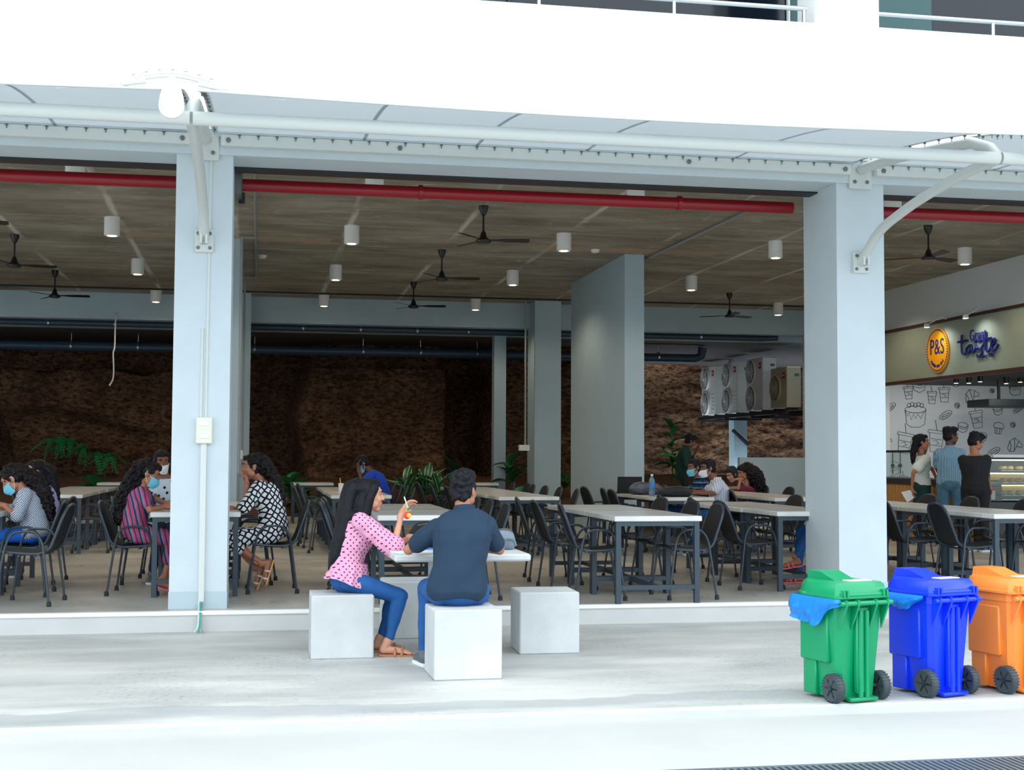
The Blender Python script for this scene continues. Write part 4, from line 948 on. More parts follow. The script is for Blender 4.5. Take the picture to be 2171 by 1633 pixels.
# ferns growing out of the crack in the rock
FR = MB()
for k in range(9):
    t = k/8
    for s in (-1, 1): FR.prism([(.34*t, 0, -.16*t*t), (.34*t+.02, s*.085*(1-t*.75), -.16*t*t-.02), (.34*t+.045, s*.075*(1-t*.75), -.16*t*t-.02), (.34*t+.035, 0, -.16*t*t-.006)], (0, 0, .003))
FR.tube([(0, 0, 0), (.17, 0, -.03), (.36, 0, -.17)], .004, 4)
fm = FR.mesh('frond'); fm.materials.append(mat('fern_green', (42, 128, 74), .5, var=.25, vscale=6))
for k, (px, py, lab) in enumerate(((108, 930, 'small fern at the left of the crack in the rock'), (128, 926, 'fern in the rock crack, second from the left'), (150, 930, 'thick hanging fern in the middle of the rock'), (178, 942, 'fern on the rock right of the thick one'), (205, 958, 'drooping fern low on the rock face'), (235, 962, 'fern at the right end of the rock crack'))):
    p = AY(px, py, 30.75); e = empty('fern', p, label=lab, cat='plant')
    for j in range(9):
        o = bpy.data.objects.new('frond', fm); COL.objects.link(o); o.parent = e
        o.rotation_euler = (random.uniform(-.4, .4), random.uniform(0, 1.0), -PI/2+random.uniform(-1.5, 1.5)); o.scale = (random.uniform(.8, 1.3),)*3
# ------------------------------------------------------------------ people
def stripes(name, cols, axis, width, rough=.8, skew=0):
    """vertical stripe cloth: cols repeat along an object axis"""
    g = N(name, rough, .2); p = g.xyz(); a = p[axis]
    if skew: a = g.math('ADD', a, g.math('MULTIPLY', p[2], skew))
    a = g.math('ADD', a, g.math('MULTIPLY', g.noise(5, 2), .03))
    f = g.math('FRACT', g.math('DIVIDE', a, width)); k = len(cols)
    g.color(g.ramp(f, [(i/k, lin(c)) for i, c in enumerate(cols)], True)); return g.m
def cells(name, bg, fg, scale, lo, rnd, rough=.8, edge=False):
    """printed cloth: dots (or cells split by bands) laid over the cloth in two directions"""
    g = N(name, rough, .2); v = g.add('ShaderNodeTexVoronoi'); v.voronoi_dimensions = '2D'; v.inputs['Scale'].default_value = scale; v.inputs['Randomness'].default_value = rnd
    v.feature = 'DISTANCE_TO_EDGE' if edge else 'F1'; p = g.xyz(); w = g.math('MULTIPLY', g.math('SUBTRACT', g.noise(6, 2), .5), .05)
    a = g.math('ADD', g.math('ADD', p[0], g.math('MULTIPLY', p[1], .4)), w); b = g.math('ADD', p[2], g.math('MULTIPLY', p[1], .2))
    cb = g.add('ShaderNodeCombineXYZ'); r = .6 if edge else .78
    g.link(g.math('SUBTRACT', g.math('MULTIPLY', a, math.cos(r)), g.math('MULTIPLY', b, math.sin(r))), cb.inputs[0]); g.link(g.math('ADD', g.math('MULTIPLY', a, math.sin(r)), g.math('MULTIPLY', b, math.cos(r))), cb.inputs[1])
    g.link(cb.outputs[0], v.inputs['Vector'])
    g.color(g.ramp(v.outputs['Distance'], [(0, lin(fg)), (lo, lin(bg))] if not edge else [(0, lin(bg)), (lo, lin(fg))], True)); return g.m
def hair_mat(name, rgb):
    g = N(name, .5, .22); n1 = g.noise(60, 3, g.co((3, 3, .25)))
    g.color(g.ramp(n1, [(.35, lin(rgb)), (.7, lin(tuple(min(255, v*1.5+5) for v in rgb)))])); g.bump(n1, .5, .01); return g.m
SKIN = {'light': mat('skin_light', (206, 150, 122), .5, var=.06, vscale=9), 'tan': mat('skin_tan', (170, 112, 84), .5, var=.06, vscale=9), 'brown': mat('skin_brown', (128, 80, 58), .5, var=.06, vscale=9), 'dark': mat('skin_dark', (92, 58, 46), .5, var=.06, vscale=9)}
HAIR = hair_mat('hair_black', (11, 11, 17)); HAIRW = hair_mat('hair_wavy', (17, 12, 15))
mat('eye_white', (176, 168, 162), .3); mat('eye_iris', (32, 20, 14), .2); mat('lip', (168, 84, 80), .45)
mat('denim', (20, 84, 148), .8, var=.14, vscale=9, bump=.25, bscale=240); mat('denim_pale', (72, 112, 140), .8, var=.25, vscale=6, bump=.25, bscale=200); mat('denim_dark', (22, 44, 84), .8, var=.12, vscale=8)
mat('mask_blue', (112, 196, 226), .7, bump=.2, bscale=60); mat('mask_white', (228, 232, 234), .7); mat('sandal_tan', (178, 122, 84), .5); mat('sandal_sole', (224, 158, 84), .6); mat('sandal_pink', (226, 110, 120), .5); mat('strap_white', (214, 214, 214), .5)

def fuse(name, mb, vox, m, parent, smooth=3, amp=0, freq=14, dec=None, zs=1):
    """joins overlapping closed shapes into one continuous skin"""
    me = bpy.data.meshes.new('tmp'); me.from_pydata([tuple(p) for p in mb.v], [], mb.f)
    b = bmesh.new(); b.from_mesh(me); bmesh.ops.recalc_face_normals(b, faces=b.faces); b.to_mesh(me); b.free()
    o = bpy.data.objects.new('tmp', me); COL.objects.link(o)
    r = o.modifiers.new('r', 'REMESH'); r.mode = 'VOXEL'; r.voxel_size = vox
    if smooth: s = o.modifiers.new('s', 'SMOOTH'); s.factor = .5; s.iterations = smooth
    if dec: d = o.modifiers.new('d', 'DECIMATE'); d.ratio = dec
    dg = bpy.context.evaluated_depsgraph_get(); out = bpy.data.meshes.new_from_object(o.evaluated_get(dg))
    bpy.data.objects.remove(o); bpy.data.meshes.remove(me); out.name = name
    off = parent_loc(parent); n = len(out.vertices); co = np.empty(n*3, np.float32); out.vertices.foreach_get('co', co); co = co.reshape(-1, 3)
    if amp:
        nr = np.empty(n*3, np.float32); out.vertex_normals.foreach_get('vector', nr); nr = nr.reshape(-1, 3)
        d = np.array([noise.noise(V((p[0]*freq, p[1]*freq, p[2]*freq*zs))) for p in co]); co = co+nr*(d*amp)[:, None]
    co = co-np.array(off); out.vertices.foreach_set('co', co.astype(np.float32).ravel())
    out.materials.clear(); out.materials.append(m); out.shade_smooth()
    q = bpy.data.objects.new(name, out); COL.objects.link(q); q.parent = parent; return q

def axes(f, up=(0, 0, 1)):
    f = V(f).normalized(); l = V(up).cross(f).normalized(); return f, l, f.cross(l)
def head_shapes(q, c, A, s=1.0, ears=True):
    f, l, u = A; P = lambda a, b, d: c+f*(a*s)+l*(b*s)+u*(d*s); X = (f, l, u)
    E = lambda p, r: q.ell(p, [k*s for k in r], X, 14, 10)
    E(P(-.012, 0, .030), (.094, .073, .082)); E(P(.026, 0, -.030), (.064, .058, .080)); E(P(.02, 0, -.068), (.062, .05, .045))
    E(P(.058, 0, -.098), (.026, .027, .022)); E(P(.066, 0, .034), (.026, .048, .016))
    q.rcone(P(.082, 0, .012), P(.103, 0, -.024), .009*s, .0125*s, 8)
    for k in (-1, 1):
        E(P(.094, k*.012, -.028), (.011, .009, .008)); E(P(.052, k*.034, -.026), (.032, .026, .032)); E(P(.02, k*.045, -.062), (.04, .018, .03))
        if ears: E(P(-.004, k*.074, -.008), (.020, .008, .031))
    E(P(.082, 0, -.054), (.014, .024, .008)); E(P(.080, 0, -.067), (.014, .021, .009))
def face_parts(e, c, A, s, brows=True, masked=None, lips=True, closed=False):
    f, l, u = A; P = lambda a, b, d: c+f*(a*s)+l*(b*s)+u*(d*s)
    for k in (-1, 1):
        q = MB(); q.ell(P(.074, k*.031, .009), (.0085*s, .0115*s, .0052*s), (f, l, u), 10, 6); q.cur = 1; q.ell(P(.0795, k*.031, .009), (.006*s, .0062*s, .005*s), (f, l, u), 8, 6)
        q.build('eye', [MATS['eye_white'], MATS['eye_iris']], e, True, True)
        MB().tube([P(.092, k*.012, .030), P(.091, k*.030, .036), P(.076, k*.050, .030)], [.0035*s, .0045*s, .002*s], 6).build('eyebrow', HAIR, e, True, True)
    if lips and not masked: MB().ell(P(.093, 0, -.054), (.005*s, .020*s, .005*s), (f, l, u), 10, 6).ell(P(.091, 0, -.065), (.006*s, .018*s, .006*s), (f, l, u), 10, 6).build('lips', MATS['lip'], e, True, True)
    if masked:
        def mk(uu, t):
            a = (uu*2-1)*1.25; b = -.02-.095*t
            rx = .084+.022*math.sin(PI*min(1, .15+t*.95)); r = rx+(.022 if masked == 'mask_white' else .010)*max(0, 1-abs(a)/.5)*math.sin(PI*t)
            return P(.012+r*math.cos(a), (.068-.012*t)*math.sin(a), b-.012*math.cos(a)+.012)
        m_ = MB().grid(mk, 14, 8).build('face_mask', MATS[masked], e, 'all', True)
        for k in (-1, 1):
            MB().tube([mk((k+1)/2, .12), P(-.012, k*.078, .022), P(-.022, k*.08, -.01), mk((k+1)/2, .88)], .0022*s, 5).build('ear_loop', MATS['mask_white'], e, True, True)
def hand_shapes(q, w, d, pn, th, curl=.5, s=1.0, spread=.06):
    """w wrist, d hand direction, pn palm normal, th +1/-1 thumb side along d x pn"""
    d = V(d).normalized(); pn = V(pn); pn = (pn-d*pn.dot(d)).normalized(); lt = d.cross(pn)
    q.ell(w+d*.048*s, (.054*s, .040*s, .0165*s), (d, lt, pn), 12, 8); q.rcone(w-d*.02*s, w+d*.03*s, .026*s, .028*s, 10)
    for i, L in enumerate((.070, .080, .074, .058)):
        o = (i-1.5)*-th; b = w+d*(.088-.004*abs(o))*s+lt*(o*.0205*s); a = d+lt*(o*spread); ang = 0; p = b-d*.015*s
        for seg, r in ((.45, .0092), (.31, .0084), (.26, .0074)):
            ang += curl*(.75 if seg == .45 else 1.0); v = (a*math.cos(ang)+pn*math.sin(ang)).normalized(); n_ = p+v*(L*seg*s+(.015*s if seg == .45 else 0))
            q.rcone(p, n_, r*s, r*.9*s, 8); p = n_
    b = w+d*.022*s+lt*(th*.030*s); v = (d*.75+lt*th*.75+pn*.35).normalized(); n_ = b+v*.042*s; q.rcone(b, n_, .0125*s, .0105*s, 8)
    v2 = (v+d*.5+pn*.5*curl).normalized(); q.rcone(n_, n_+v2*.032*s, .0105*s, .0085*s, 8)
def foot_shapes(q, an, toe, s=1.0, up=(0, 0, 1)):
    """an ankle joint, toe direction vector (unit-ish); sole lies .075 below the ankle"""
    f, l, u = axes(toe, up); P = lambda a, b, d: an+f*(a*s)+l*(b*s)+u*(d*s)
    q.rcone(P(0, 0, .02), P(-.03, 0, -.045), .034*s, .030*s); q.rcone(P(-.02, 0, -.042), P(.10, 0, -.052), .030*s, .024*s); q.ell(P(.11, 0, -.056), (.05*s, .042*s, .019*s), (f, l, u))
    for k in range(5): q.rcone(P(.135, (k-2)*.0165, -.06), P(.172-.008*abs(k-1), (k-2)*.0175, -.063), .0115*s, (.011 if k in (0, 4) else .009)*s, 8)

def person(label, J, skin='tan', sex='f', sc_=1.0, head=None, hs=1.0, top=None, bottom=None, hands=None, toes=None, vox=.008, hairfn=None, mask=None, face=True, bow=.03, fat=1.0, base=None, sandals=None, shoes=None):
    """J: pel, neck, shL, shR, elL, elR, wrL, wrR, hipL, hipR, knL, knR, anL, anR (world points); head = (centre, look dir, up)"""
    for k in J: J[k] = V(J[k])
    e = empty('person', base or (J['pel'].x, J['pel'].y, 0), label=label, cat='person')
    up = (J['neck']-J['pel']).normalized(); L = (J['shL']-J['shR']).normalized(); LP = (J['hipL']-J['hipR']).normalized()
    hc, hf, hu = head; hc = V(hc); A = axes(hf, hu); T = (J['neck']-J['pel']).length
    def torso(q, inf=0, t0=-.1, t1=1.0, n=18, flare=0):
        prof_ = ((-.16, .105, .085), (-.08, .15, .115), (0, .172, .125), (.12, .16, .118), (.28, .135, .105), (.42, .132, .105), (.58, .145, .118), (.72, .152, .122), (.86, .158, .092), (.94, .115, .07), (1.0, .06, .055)) if sex == 'f' else \
                ((-.16, .11, .095), (-.08, .15, .12), (0, .165, .125), (.12, .162, .122), (.28, .155, .118), (.42, .16, .12), (.58, .172, .125), (.72, .182, .126), (.86, .185, .098), (.94, .13, .076), (1.0, .065, .06))
        R = []
        for t, a, b in prof_:
            if t < t0-1e-6 or t > t1+1e-6: continue
            tt = min(1, max(0, t)); l = LP.lerp(L, tt).normalized(); f = l.cross(up).normalized(); u = up
            c = J['pel'].lerp(J['neck'], t)-f*(bow*math.sin(PI*tt))+(f*(.018 if (sex == 'f' and .5 < t < .8) else 0))
            x = inf+flare*max(0, (.3-t)/.4) if t < .3 else inf
            R.append((c, l, f, (a*fat+x)*sc_, (b*fat+x)*sc_))
        q.loft(R, n)
    m_ = .9 if sex == 'f' else 1.05
    def arm(q, s, inf=0, a0=0, a1=2.0, puff=0):
        sh, el, wr = J['sh'+s], J['el'+s], J['wr'+s]
        r = [(.050*m_+inf), (.036*m_+inf), (.034*m_+inf), (.024*m_+inf)]
        if a1 <= 1:
            p = sh.lerp(el, a1); q.rcone(sh, p, r[0]*sc_, (r[0]+(r[1]-r[0])*a1+puff)*sc_)
        else:
            q.rcone(sh, el, r[0]*sc_, (r[1]+puff)*sc_); p = el.lerp(wr, a1-1); q.rcone(el, p, (r[2]+puff)*sc_, (r[2]+(r[3]-r[2])*(a1-1)+puff)*sc_)
    def leg(q, s, inf=0, a1=2.0, wide=0):
        h, k, a = J['hip'+s], J['kn'+s], J['an'+s]
        q.rcone(h, k, (.085*m_*fat+inf)*sc_, (.056*m_+inf)*sc_, 14)
        if a1 > 1:
            p = k.lerp(a, a1-1); q.rcone(k, p, (.054*m_+inf)*sc_, (.054*m_-.020*(a1-1)+inf+wide)*sc_, 14)
            d = (a-k).normalized(); bk = (k-h).normalized(); bk = (bk-d*bk.dot(d)).normalized() if (bk-d*bk.dot(d)).length > .1 else V((0, 0, 0))
            q.ell(k.lerp(a, .28)-bk*.012, (.05*m_+inf, .05*m_+inf, .12), axes(d.orthogonal(), d) if False else (d.orthogonal().normalized(), d.cross(d.orthogonal()).normalized(), d), 12, 8)
    q = MB(); torso(q, -.012); f, l, u = A
    q.rcone(J['neck']-up*.04, hc-u*(.055*hs)-f*(.022*hs), .055*m_*sc_, .050*m_*sc_); head_shapes(q, hc, A, hs)
    for s in 'LR':
        if 'el'+s in J: arm(q, s, -.002)
        q.ell(J['sh'+s]-up*.02, (.055*m_,)*3)
        if hands and s in hands: hand_shapes(q, J['wr'+s], *hands[s][:3], **(hands[s][3] if len(hands[s]) > 3 else {}))
        if 'kn'+s in J:
            leg(q, s, -.006)
            if toes and s in toes: foot_shapes(q, J['an'+s], toes[s][0], sc_, toes[s][1] if len(toes[s]) > 1 else (0, 0, 1))
    fuse('body', q, vox, SKIN[skin], e, 2, dec=.5 if vox < .006 else None)
    if face: face_parts(e, hc, A, hs, masked=mask)
    if top:
        q = MB(); torso(q, top.get('inf', .012), top.get('t0', -.1), 1.0 if top.get('collar') else .97, flare=top.get('flare', 0))
        for s in 'LR':
            q.ell(J['sh'+s]-up*.012, ((.055*m_+.012)*sc_,)*3)
            if 'el'+s in J: arm(q, s, top.get('sinf', .014), 0, top.get('sleeve', .55), top.get('puff', 0))
        if top.get('dress'): skirt(q, J, LP, sc_, top['dress'], m_*fat)
        fuse(top.get('name', 'shirt'), q, max(vox, .007), top['m'], e, 3, top.get('amp', .007), top.get('freq', 13))
        if top.get('collar'):
            MB().loft([(J['neck']-up*.05, L, L.cross(up), .088*sc_, .076*sc_), (J['neck']+up*.030, L, L.cross(up), .070*sc_, .066*sc_), (J['neck']+up*.032, L, L.cross(up), .062*sc_, .058*sc_)], 18).build('collar', top['m'], e, True, True)
    if bottom:
        q = MB()
        hp = (J['hipL']+J['hipR'])/2
        f_ = LP.cross(V((0, 0, 1)))
        q.ell(hp-f_*.02+V((0, 0, .02)), (.135*sc_*fat, .16*sc_*fat, .12*sc_), (f_, LP, V((0, 0, 1))), 18, 12)
        torso(q, .006, -.16, .12)
        if bottom.get('skirt'): skirt(q, J, LP, sc_, bottom['skirt'], m_*fat)
        else:
            for s in 'LR':
                if 'kn'+s in J: leg(q, s, bottom.get('inf', .006), bottom.get('len', 1.9), bottom.get('wide', 0))
        fuse(bottom.get('name', 'trousers'), q, max(vox, .007), bottom['m'], e, 3, bottom.get('amp', .006), 12)
    if hairfn: hairfn(e, hc, A, hs)
    if sandals:
        for s in sandals[1]:
            f, l, u = axes(toes[s][0], toes[s][1] if len(toes[s]) > 1 else (0, 0, 1)); a = J['an'+s]; P = lambda x, y, z: a+f*x*sc_+l*y*sc_+u*z*sc_
            so = MB().prism([P(x, y, -.088) for x, y in ((-.062, -.03), (-.068, 0), (-.062, .03), (.02, .034), (.11, .046), (.17, .040), (.195, 0), (.17, -.040), (.11, -.046), (.02, -.034))], u*.014).build('sandal', MATS[sandals[0]], e, False, True)
            for x in sandals[2]: MB().tube([P(x, -.046, -.08), P(x+.004, -.036, -.046), P(x+.006, 0, -.030), P(x+.004, .036, -.046), P(x, .046, -.08)], .010*sc_, 6).build('strap', MATS[sandals[3]], so, True, False) if False else MB().tube([P(x, -.046, -.08), P(x+.004, -.036, -.046), P(x+.006, 0, -.030), P(x+.004, .036, -.046), P(x, .046, -.08)], .010*sc_, 6).build('strap', MATS[sandals[3]], so, True, True)
    if shoes:
        for s in 'LR':
            if 'an'+s not in J or s not in toes: continue
            f, l, u = axes(toes[s][0]); a = J['an'+s]; P = lambda x, y, z: a+f*x*sc_+l*y*sc_+u*z*sc_
            q = MB(); q.rcone(P(-.035, 0, -.03), P(.0, 0, .0), .042, .045); q.rcone(P(-.03, 0, -.045), P(.12, 0, -.05), .042, .036); q.ell(P(.13, 0, -.052), (.07, .046, .032), (f, l, u))
            so = fuse('shoe', q, .008, MATS[shoes], e, 2)
            MB().prism([P(x, y, -.088) for x, y in ((-.075, -.03), (-.082, 0), (-.075, .03), (.02, .04), (.13, .05), (.185, .036), (.205, 0), (.185, -.036), (.13, -.05), (.02, -.04))], u*.022).build('shoe_sole', MATS['mask_white'], so, False, True)
    return e
def skirt(q, J, LP, s, frac, m_=1):
    """cloth over both thighs and down the shins to frac (1 = knee, 2 = ankle)"""
    hL, hR, kL, kR, aL, aR = (J[k] for k in ('hipL', 'hipR', 'knL', 'knR', 'anL', 'anR'))
    def hull(pa, pb, qa, qb, r1, r2, n=7):
        for k in range(n):
            t = k/(n-1); q.rcone(pa.lerp(pb, t), qa.lerp(qb, t), r1, r2, 12)
    hull(hL, hR, kL, kR, .095*s*m_, .075*s)
    if frac > 1: hull(kL, kR, kL.lerp(aL, frac-1), kR.lerp(aR, frac-1), .072*s, .07*s)

# hair styles -------------------------------------------------------
def cap(q, c, A, s, k=1.0):
    f, l, u = A; P = lambda a, b, d: c+f*(a*s)+l*(b*s)+u*(d*s); X = (f, l, u)
    q.ell(P(-.026, 0, .045), (.096*s*k, .083*s*k, .082*s*k), X, 16, 10); q.ell(P(-.048, 0, -.005), (.066*s*k, .078*s*k, .080*s*k), X, 16, 10)
    q.ell(P(.030, 0, .082), (.052*s, .066*s, .036*s), X, 14, 8)
    for j in (-1, 1): q.ell(P(.012, j*.064, .035), (.034*s, .016*s, .045*s), X, 12, 8)
def short_hair(amp=.010, tuft=0, freq=42, side=False):
    def fn(e, c, A, s):
        f, l, u = A; q = MB(); cap(q, c, A, s); P = lambda a, b, d: c+f*(a*s)+l*(b*s)+u*(d*s)
        if tuft: q.ell(P(.035, 0, .108), (.068*s, .066*s, .036*s), A, 14, 8); q.ell(P(-.05, 0, .085), (.078*s, .084*s, .056*s), A, 14, 8)
        fuse('hair', q, .0075, HAIR, e, 1, amp, freq)
    return fn
def long_hair(path, radii, wavy=0, m=None, flat=.55, strands=0, wid=None, capk=1.0, amp=None, freq=None, side=False):
    """path: world points from the back of the crown down; radii: half widths"""
    def fn(e, c, A, s):
        f, l, u = A; q = MB(); cap(q, c, A, s, capk); P = lambda a, b, d: c+f*(a*s)+l*(b*s)+u*(d*s)
        pts = [P(-.035, 0, .085), P(-.085, 0, .04)]+[V(p) for p in path]; R = []
        if side:
            for j in (-1, 1):
                q.rcone(P(.018, j*.066, .055), P(-.012, j*.078, -.02), .036*s, .034*s); q.rcone(P(-.012, j*.078, -.02), P(-.035, j*.072, -.13), .036*s, .04*s); q.rcone(P(-.035, j*.072, -.13), V(path[2])+l*(j*.05), .042*s, .05*s); q.ell(P(-.06, j*.045, -.08), (.06, .045, .09))
        pts = spline(pts, 4); n = len(pts); rad = [radii[min(int(k/(n-1)*(len(radii)-1)), len(radii)-2)]*(1-(k/(n-1)*(len(radii)-1) % 1 if k < n-1 else 1))+radii[min(int(k/(n-1)*(len(radii)-1)), len(radii)-2)+1]*((k/(n-1)*(len(radii)-1)) % 1 if k < n-1 else 1) for k in range(n)]
        for k in range(n):
            d = (pts[min(k+1, n-1)]-pts[max(k-1, 0)]).normalized(); ll = wid if wid else l; ll = (V(ll)-d*V(ll).dot(d)).normalized(); w = d.cross(ll); R.append((pts[k], ll, w, rad[k], rad[k]*flat))
        q.loft(R, 18)
        rs = random.Random(int(path[0][0]*1000) if not isinstance(path[0], V) else 5)
        for j in range(strands):
            a = rs.uniform(0, 2*PI); ph = rs.uniform(0, 6); pp = []
            for k in range(n//4, n):
                c_, ll, w, ra, rb = R[k]; t = k/n; g_ = .93+.16*t
                pp.append(c_+ll*(math.cos(a)*ra*g_+wavy*.016*math.sin(k*1.5+ph))+w*(math.sin(a)*rb*g_+wavy*.014*math.cos(k*1.3+ph)))
            pp.append(pp[-1]+(pp[-1]-pp[-2])*rs.uniform(.2, 1.6)); q.tube(pp, [.009]*(len(pp)-2)+[.007, .004], 6)
        fuse('hair', q, .0075, m or HAIR, e, 1, amp if amp is not None else (.004+.016*wavy), freq or (18 if not wavy else 34), zs=.35 if not wavy else 1)
    return fn
def lerpJ(a, b, t): return V(a).lerp(V(b), t)

# 1 woman in the pink dotted blouse ---------------------------------
pink = cells('pink_dots', (226, 160, 192), (92, 36, 62), 34, .19, .1)
Yp = 9.78; fx = V((1, .12, 0)).normalized()
J = dict(pel=AY(737, 1224, Yp), neck=AY(769, 1094, Yp), shR=AY(765, 1106, Yp-.16), shL=AY(770, 1104, Yp+.17), elR=AY(834, 1160, Yp-.20), wrR=AY(851, 1092, Yp-.10), elL=AY(828, 1158, Yp+.12), wrL=AY(872, 1140, Yp+.02),
         hipR=AY(742, 1232, Yp-.09), hipL=AY(744, 1232, Yp+.09), knR=AY(850, 1264, Yp-.14), knL=AY(838, 1262, Yp+.06), anR=AY(822, 1372, Yp-.16), anL=AY(806, 1356, Yp+.06))
J['anR'].z = max(J['anR'].z, TZ+.088); J['anL'].z = TZ+.088
hc = AY(783, 1050, Yp)
hp = [AY(748, 1032, Yp), AY(738, 1062, Yp), AY(732, 1100, Yp-.01), AY(724, 1140, Yp-.02), AY(712, 1180, Yp-.02), AY(703, 1212, Yp-.02)]
e1 = person('woman in pink dotted blouse and blue jeans raising one hand on a cube stool', J, 'light', 'f', .98, (hc, (1, .10, -.03), (0, 0, 1)), 1.0,
       top=dict(m=pink, name='blouse', sleeve=1.06, puff=.026, sinf=.022, t0=.0, flare=.01, inf=.012, amp=.010, freq=16), bottom=dict(m=MATS['denim'], len=1.86, inf=.004),
       hands={'R': ((.45, .2, .9), (.9, -.3, -.1), 1, dict(curl=.55, spread=.16)), 'L': ((1, -.4, -.1), (0, 0, -1), -1, dict(curl=.3))}, toes={'R': ((1, -.08, -.02),), 'L': ((1, .02, 0),)}, vox=.005,
       hairfn=long_hair(hp, [.05, .075, .088, .092, .092, .085, .07, .03], 0, HAIR, .62, 60, side=True), base=(J['pel'].x, Yp, TZ), sandals=('sandal_tan', 'RL', (.05, .10), 'sandal_tan'))
# gathered peplum and sleeve ruffles
def ruffle(name, c, ax, fw, a, b, ln, fl, pl, m, parent, ph=0):
    ax = V(ax).normalized(); l = ax.cross(V(fw)).normalized(); f = l.cross(ax)
    def fn(u, t):
        th = 2*PI*u; k = 1+fl*t+.06*t*math.sin(th*pl+ph)+.03*t*math.sin(th*pl*2.3)
        return V(c)-ax*(ln*t*(1+.08*math.sin(th*3+ph)))+l*(a*k*math.cos(th))+f*(b*k*math.sin(th))
    return MB().grid(fn, pl*8, 8).build(name, m, parent, 'all', True)
ax_ = J['neck']-J['pel']
ruffle('peplum', J['pel'].lerp(J['neck'], .27), ax_, (1, 0, 0), .152, .118, .155, .36, 13, pink, e1)
for s in 'RL':
    el, sh = J['el'+s], J['sh'+s]; d_ = (el-sh).normalized()
    ruffle('sleeve_ruffle', el-d_*.025, -d_, (0, 0, 1), .052, .052, .055, .35, 9, pink, e1)
# trailing blouse tie and the sweet in her hand
p = J['wrR']+V((.035, -.01, .10)); q = empty('lollipop', p, label='white stick held up in the pink-blouse woman\'s hand', cat='sweet')
MB().tube([p+V((-.02, -.03, .03)), p+V((.01, .0, -.05))], .005, 6).build('stick', MATS['mask_white'], q, True, True)
p = AY(863, 1093, Yp-.16); q = empty('key_charm', p, label='orange-red charm dangling from the pink-blouse woman\'s hand', cat='charm')
MB().ell(p, (.024, .016, .028)).build('charm', mat('charm_red', (238, 62, 40), .4), q, True, True); MB().lathe(p+V((.012, -.014, 0)), [(.006, -.012), (.016, -.006), (.016, .006), (.006, .012)], 12, (V((1, 0, 0)), V((0, 0, 1)), V((0, -1, 0)))).build('ring', mat('charm_yellow', (246, 190, 50), .4), q, True, True)
MB().tube([p+V((0, 0, .02)), p+V((-.008, .02, .075))], .004, 6).build('cord', MATS['charm_yellow'] if False else mat('cord_green', (120, 190, 90), .5), q, True, True)

# 2 man in the navy shirt, back to us --------------------------------
navy = mat('navy_shirt', (20, 47, 70), .85, var=.08, vscale=6, bump=.15, bscale=300)
Ym = 8.80
J = dict(pel=AY(970, 1248, Ym), neck=AY(984, 1082, Ym+.10), shL=AY(926, 1122, Ym+.10), shR=AY(1034, 1117, Ym+.06), elL=AY(866, 1166, Ym+.20), wrL=AY(900, 1156, Ym+.40), elR=AY(1059, 1166, Ym+.16), wrR=AY(1012, 1162, Ym+.42),
         hipL=AY(938, 1256, Ym+.02), hipR=AY(1006, 1256, Ym+.02), knL=AY(905, 1246, Ym+.42), knR=AY(1020, 1250, Ym+.42), anL=AY(900, 1372, Ym+.36), anR=AY(1010, 1372, Ym+.36))
J['anL'].z = J['anR'].z = TZ+.088
hc = AY(984, 1040, Ym+.16)
person('man in navy short-sleeved shirt seen from behind on the front cube stool', J, 'tan', 'm', 1.0, (hc, (.62, .80, -.04), (0, 0, 1)), 1.0, top=dict(m=navy, sleeve=.68, sinf=.022, t0=-.16, inf=.018, flare=.02, amp=.018, freq=7, collar=True),
       bottom=dict(m=MATS['denim'], len=1.95), hands={'L': ((.75, .5, .35), (.3, .3, -.9), 1, dict(curl=.5)), 'R': ((-.9, .4, 0), (0, .2, -1), -1, dict(curl=.4))}, toes={'L': ((-.15, 1, 0),), 'R': ((.15, 1, 0),)}, vox=.005,
       hairfn=short_hair(.020, 1, 30), base=(J['pel'].x, Ym, TZ), shoes='shoe_grey' if mat('shoe_grey', (90, 98, 104), .6) else None)
w_ = J['wrL']; q = MB().lathe(w_-V((.012, 0, 0)), [(.031, -.012), (.034, -.006), (.034, .006), (.031, .012)], 16, axes((0, .2, 1), (.8, .5, .2))[:1]+tuple(axes((0, .2, 1), (.8, .5, .2))[1:]))
pass
wt = empty('wristwatch', J['wrL'], label='dark wristwatch on the navy-shirt man\'s left wrist', cat='watch')
d_ = (J['wrL']-J['elL']).normalized(); u_ = d_.orthogonal().normalized()
MB().lathe(J['wrL']-d_*.03, [(.029, -.011), (.034, -.009), (.034, .009), (.029, .011)], 18, (u_, d_.cross(u_), d_)).build('strap', MATS['fan_black'], wt, True, True)
MB().lathe(J['wrL']-d_*.03+V((0, -.030, .012)), [(.016, 0), (.017, .008), (.012, .010)], 14, (V((1, 0, 0)), V((0, 0, 1)), V((0, -1, 0)))).build('dial', MATS['bolt_steel'], wt, True, True)

# 3 woman in striped dress -------------------------------------------
strp = stripes('striped_cloth', [(206, 66, 98), (120, 100, 134), (44, 50, 92), (140, 122, 150), (196, 84, 110), (66, 62, 108)], 0, .085, skew=.25)
Yc = 12.72
J = dict(pel=AY(287, 1128, Yc), neck=AY(303, 1032, Yc), shR=AY(297, 1045, Yc-.15), shL=AY(303, 1043, Yc+.15), elR=AY(318, 1082, Yc-.2), wrR=AY(352, 1075, Yc-.05), elL=AY(330, 1080, Yc+.2), wrL=AY(356, 1070, Yc+.1),
         hipR=AY(290, 1134, Yc-.09), hipL=AY(291, 1134, Yc+.09), knR=AY(372, 1142, Yc-.08), knL=AY(374, 1140, Yc+.08), anR=AY(346, 1228, Yc-.1), anL=AY(352, 1222, Yc+.1))
hc = AY(316, 1004, Yc)
hp = [AY(298, 992, Yc), AY(284, 1015, Yc), AY(268, 1045, Yc), AY(258, 1075, Yc), AY(254, 1105, Yc)]
